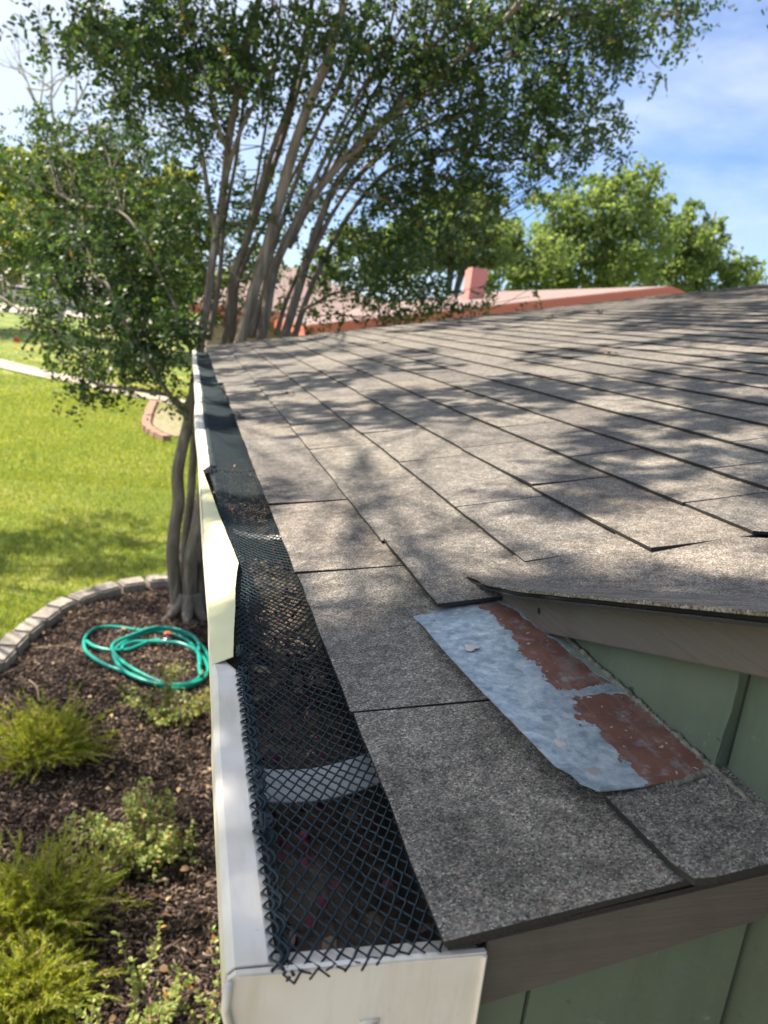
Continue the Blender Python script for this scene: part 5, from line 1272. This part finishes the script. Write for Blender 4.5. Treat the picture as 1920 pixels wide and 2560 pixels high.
juniper('round feathery juniper beside the curved edging stones', gpos((105, 1905)), .36, .30, .36, 620, 1)
juniper('feathery juniper with long upright sprays in the middle of the bed', gpos((85, 2340)), .34, .28, .40, 640, 2)
juniper('bright yellow green juniper beside the leggy young shrub', gpos((60, 2540)), .28, .20, .26, 560, 3)
def abelia(label, loc, stems, leaf, seed):
    r = np.random.default_rng(seed)
    t = tag(empty('young_shrub', loc), label, 'shrub', 'young broadleaf shrubs in the mulch bed')
    mb = MB(); C, D, N = [], [], []
    def shoot(p0, d, L, lev, rr_):
        p2 = p0 + d * L; p1 = (p0 + p2) / 2 + r.normal(0, .06 * L, 3); P = smooth_path([p0, p1, p2], 5)
        mb.tube(P, np.linspace(rr_, .0010, len(P)), 4, False)
        k = int(L / .013)
        for j in range(k):
            tt = (j + .6) / k
            if tt < .15: continue
            q = P[min(len(P) - 1, int(tt * (len(P) - 1) + .5))] + r.normal(0, .003, 3)
            for sgn in (-1, 1):
                s_ = np.cross(d, r.normal(size=3)); s_ /= np.linalg.norm(s_) + 1e-9
                C.append(q); D.append(d * .5 + s_ * sgn); N.append(np.array([0, 0, 1]) + r.normal(0, .45, 3))
        if lev:
            for _ in range(int(2 + L * 16)):
                q = P[int(r.uniform(.25, .95) * (len(P) - 1))]; nd = d * .7 + r.normal(0, .6, 3) + [0, 0, .12]; nd /= np.linalg.norm(nd)
                shoot(q, nd, L * r.uniform(.3, .5), lev - 1, rr_ * .6)
    for (az, el, L, lev) in stems:
        d = np.array([math.cos(az) * math.cos(el), math.sin(az) * math.cos(el), math.sin(el)]); shoot(np.array([r.normal(0, .015), r.normal(0, .015), -.01]), d, L, lev, .0035)
    k = len(C)
    mb.build('stems', TWIG, t, fix=False)
    o = link('foliage', leaves_mesh('foliage', C, D, N, leaf * r.uniform(.6, 1.2, k), leaf * .62 * r.uniform(.7, 1.2, k), .15), ABELIA, t); o['kind'] = 'stuff'
ra = random.Random(4)
def fan(n, L0, L1, el0, el1, lev): return [(i * 6.283 / n + ra.uniform(-.4, .4), ra.uniform(el0, el1), ra.uniform(L0, L1), lev) for i in range(n)]
abelia('bushy pale green young shrub in sun beside the gutter', gpos((350, 2150)), fan(22, .22, .38, .35, 1.25, 1), .026, 1)
abelia('darker young shrub in front of the hose coil', gpos((425, 1800)), fan(17, .20, .36, .4, 1.3, 1), .024, 2)
abelia('leggy young shrub with few upright pale stems', gpos((345, 2590)), [(-.4, 1.25, .38, 0), (2.2, 1.2, .40, 0), (1.2, 1.0, .30, 1), (-1.5, 1.1, .28, 1), (3.5, .8, .28, 1), (.3, .7, .26, 1), (4.6, .9, .26, 1)], .026, 3)
abelia('thin single stemmed young shrub close to the gutter end', gpos((515, 2580)), [(1.4, 1.4, .42, 0), (3.0, .9, .20, 0), (.2, 1.0, .18, 0), (2.0, .7, .16, 0)], .026, 4)
abelia('low young shrub under the gutter end cap', gpos((610, 2660)), fan(8, .14, .24, .4, 1.2, 1), .024, 5)
abelia('small sprout of green leaves behind the hose coil', gpos((315, 1735)), fan(5, .06, .10, .5, 1.2, 0), .020, 6)
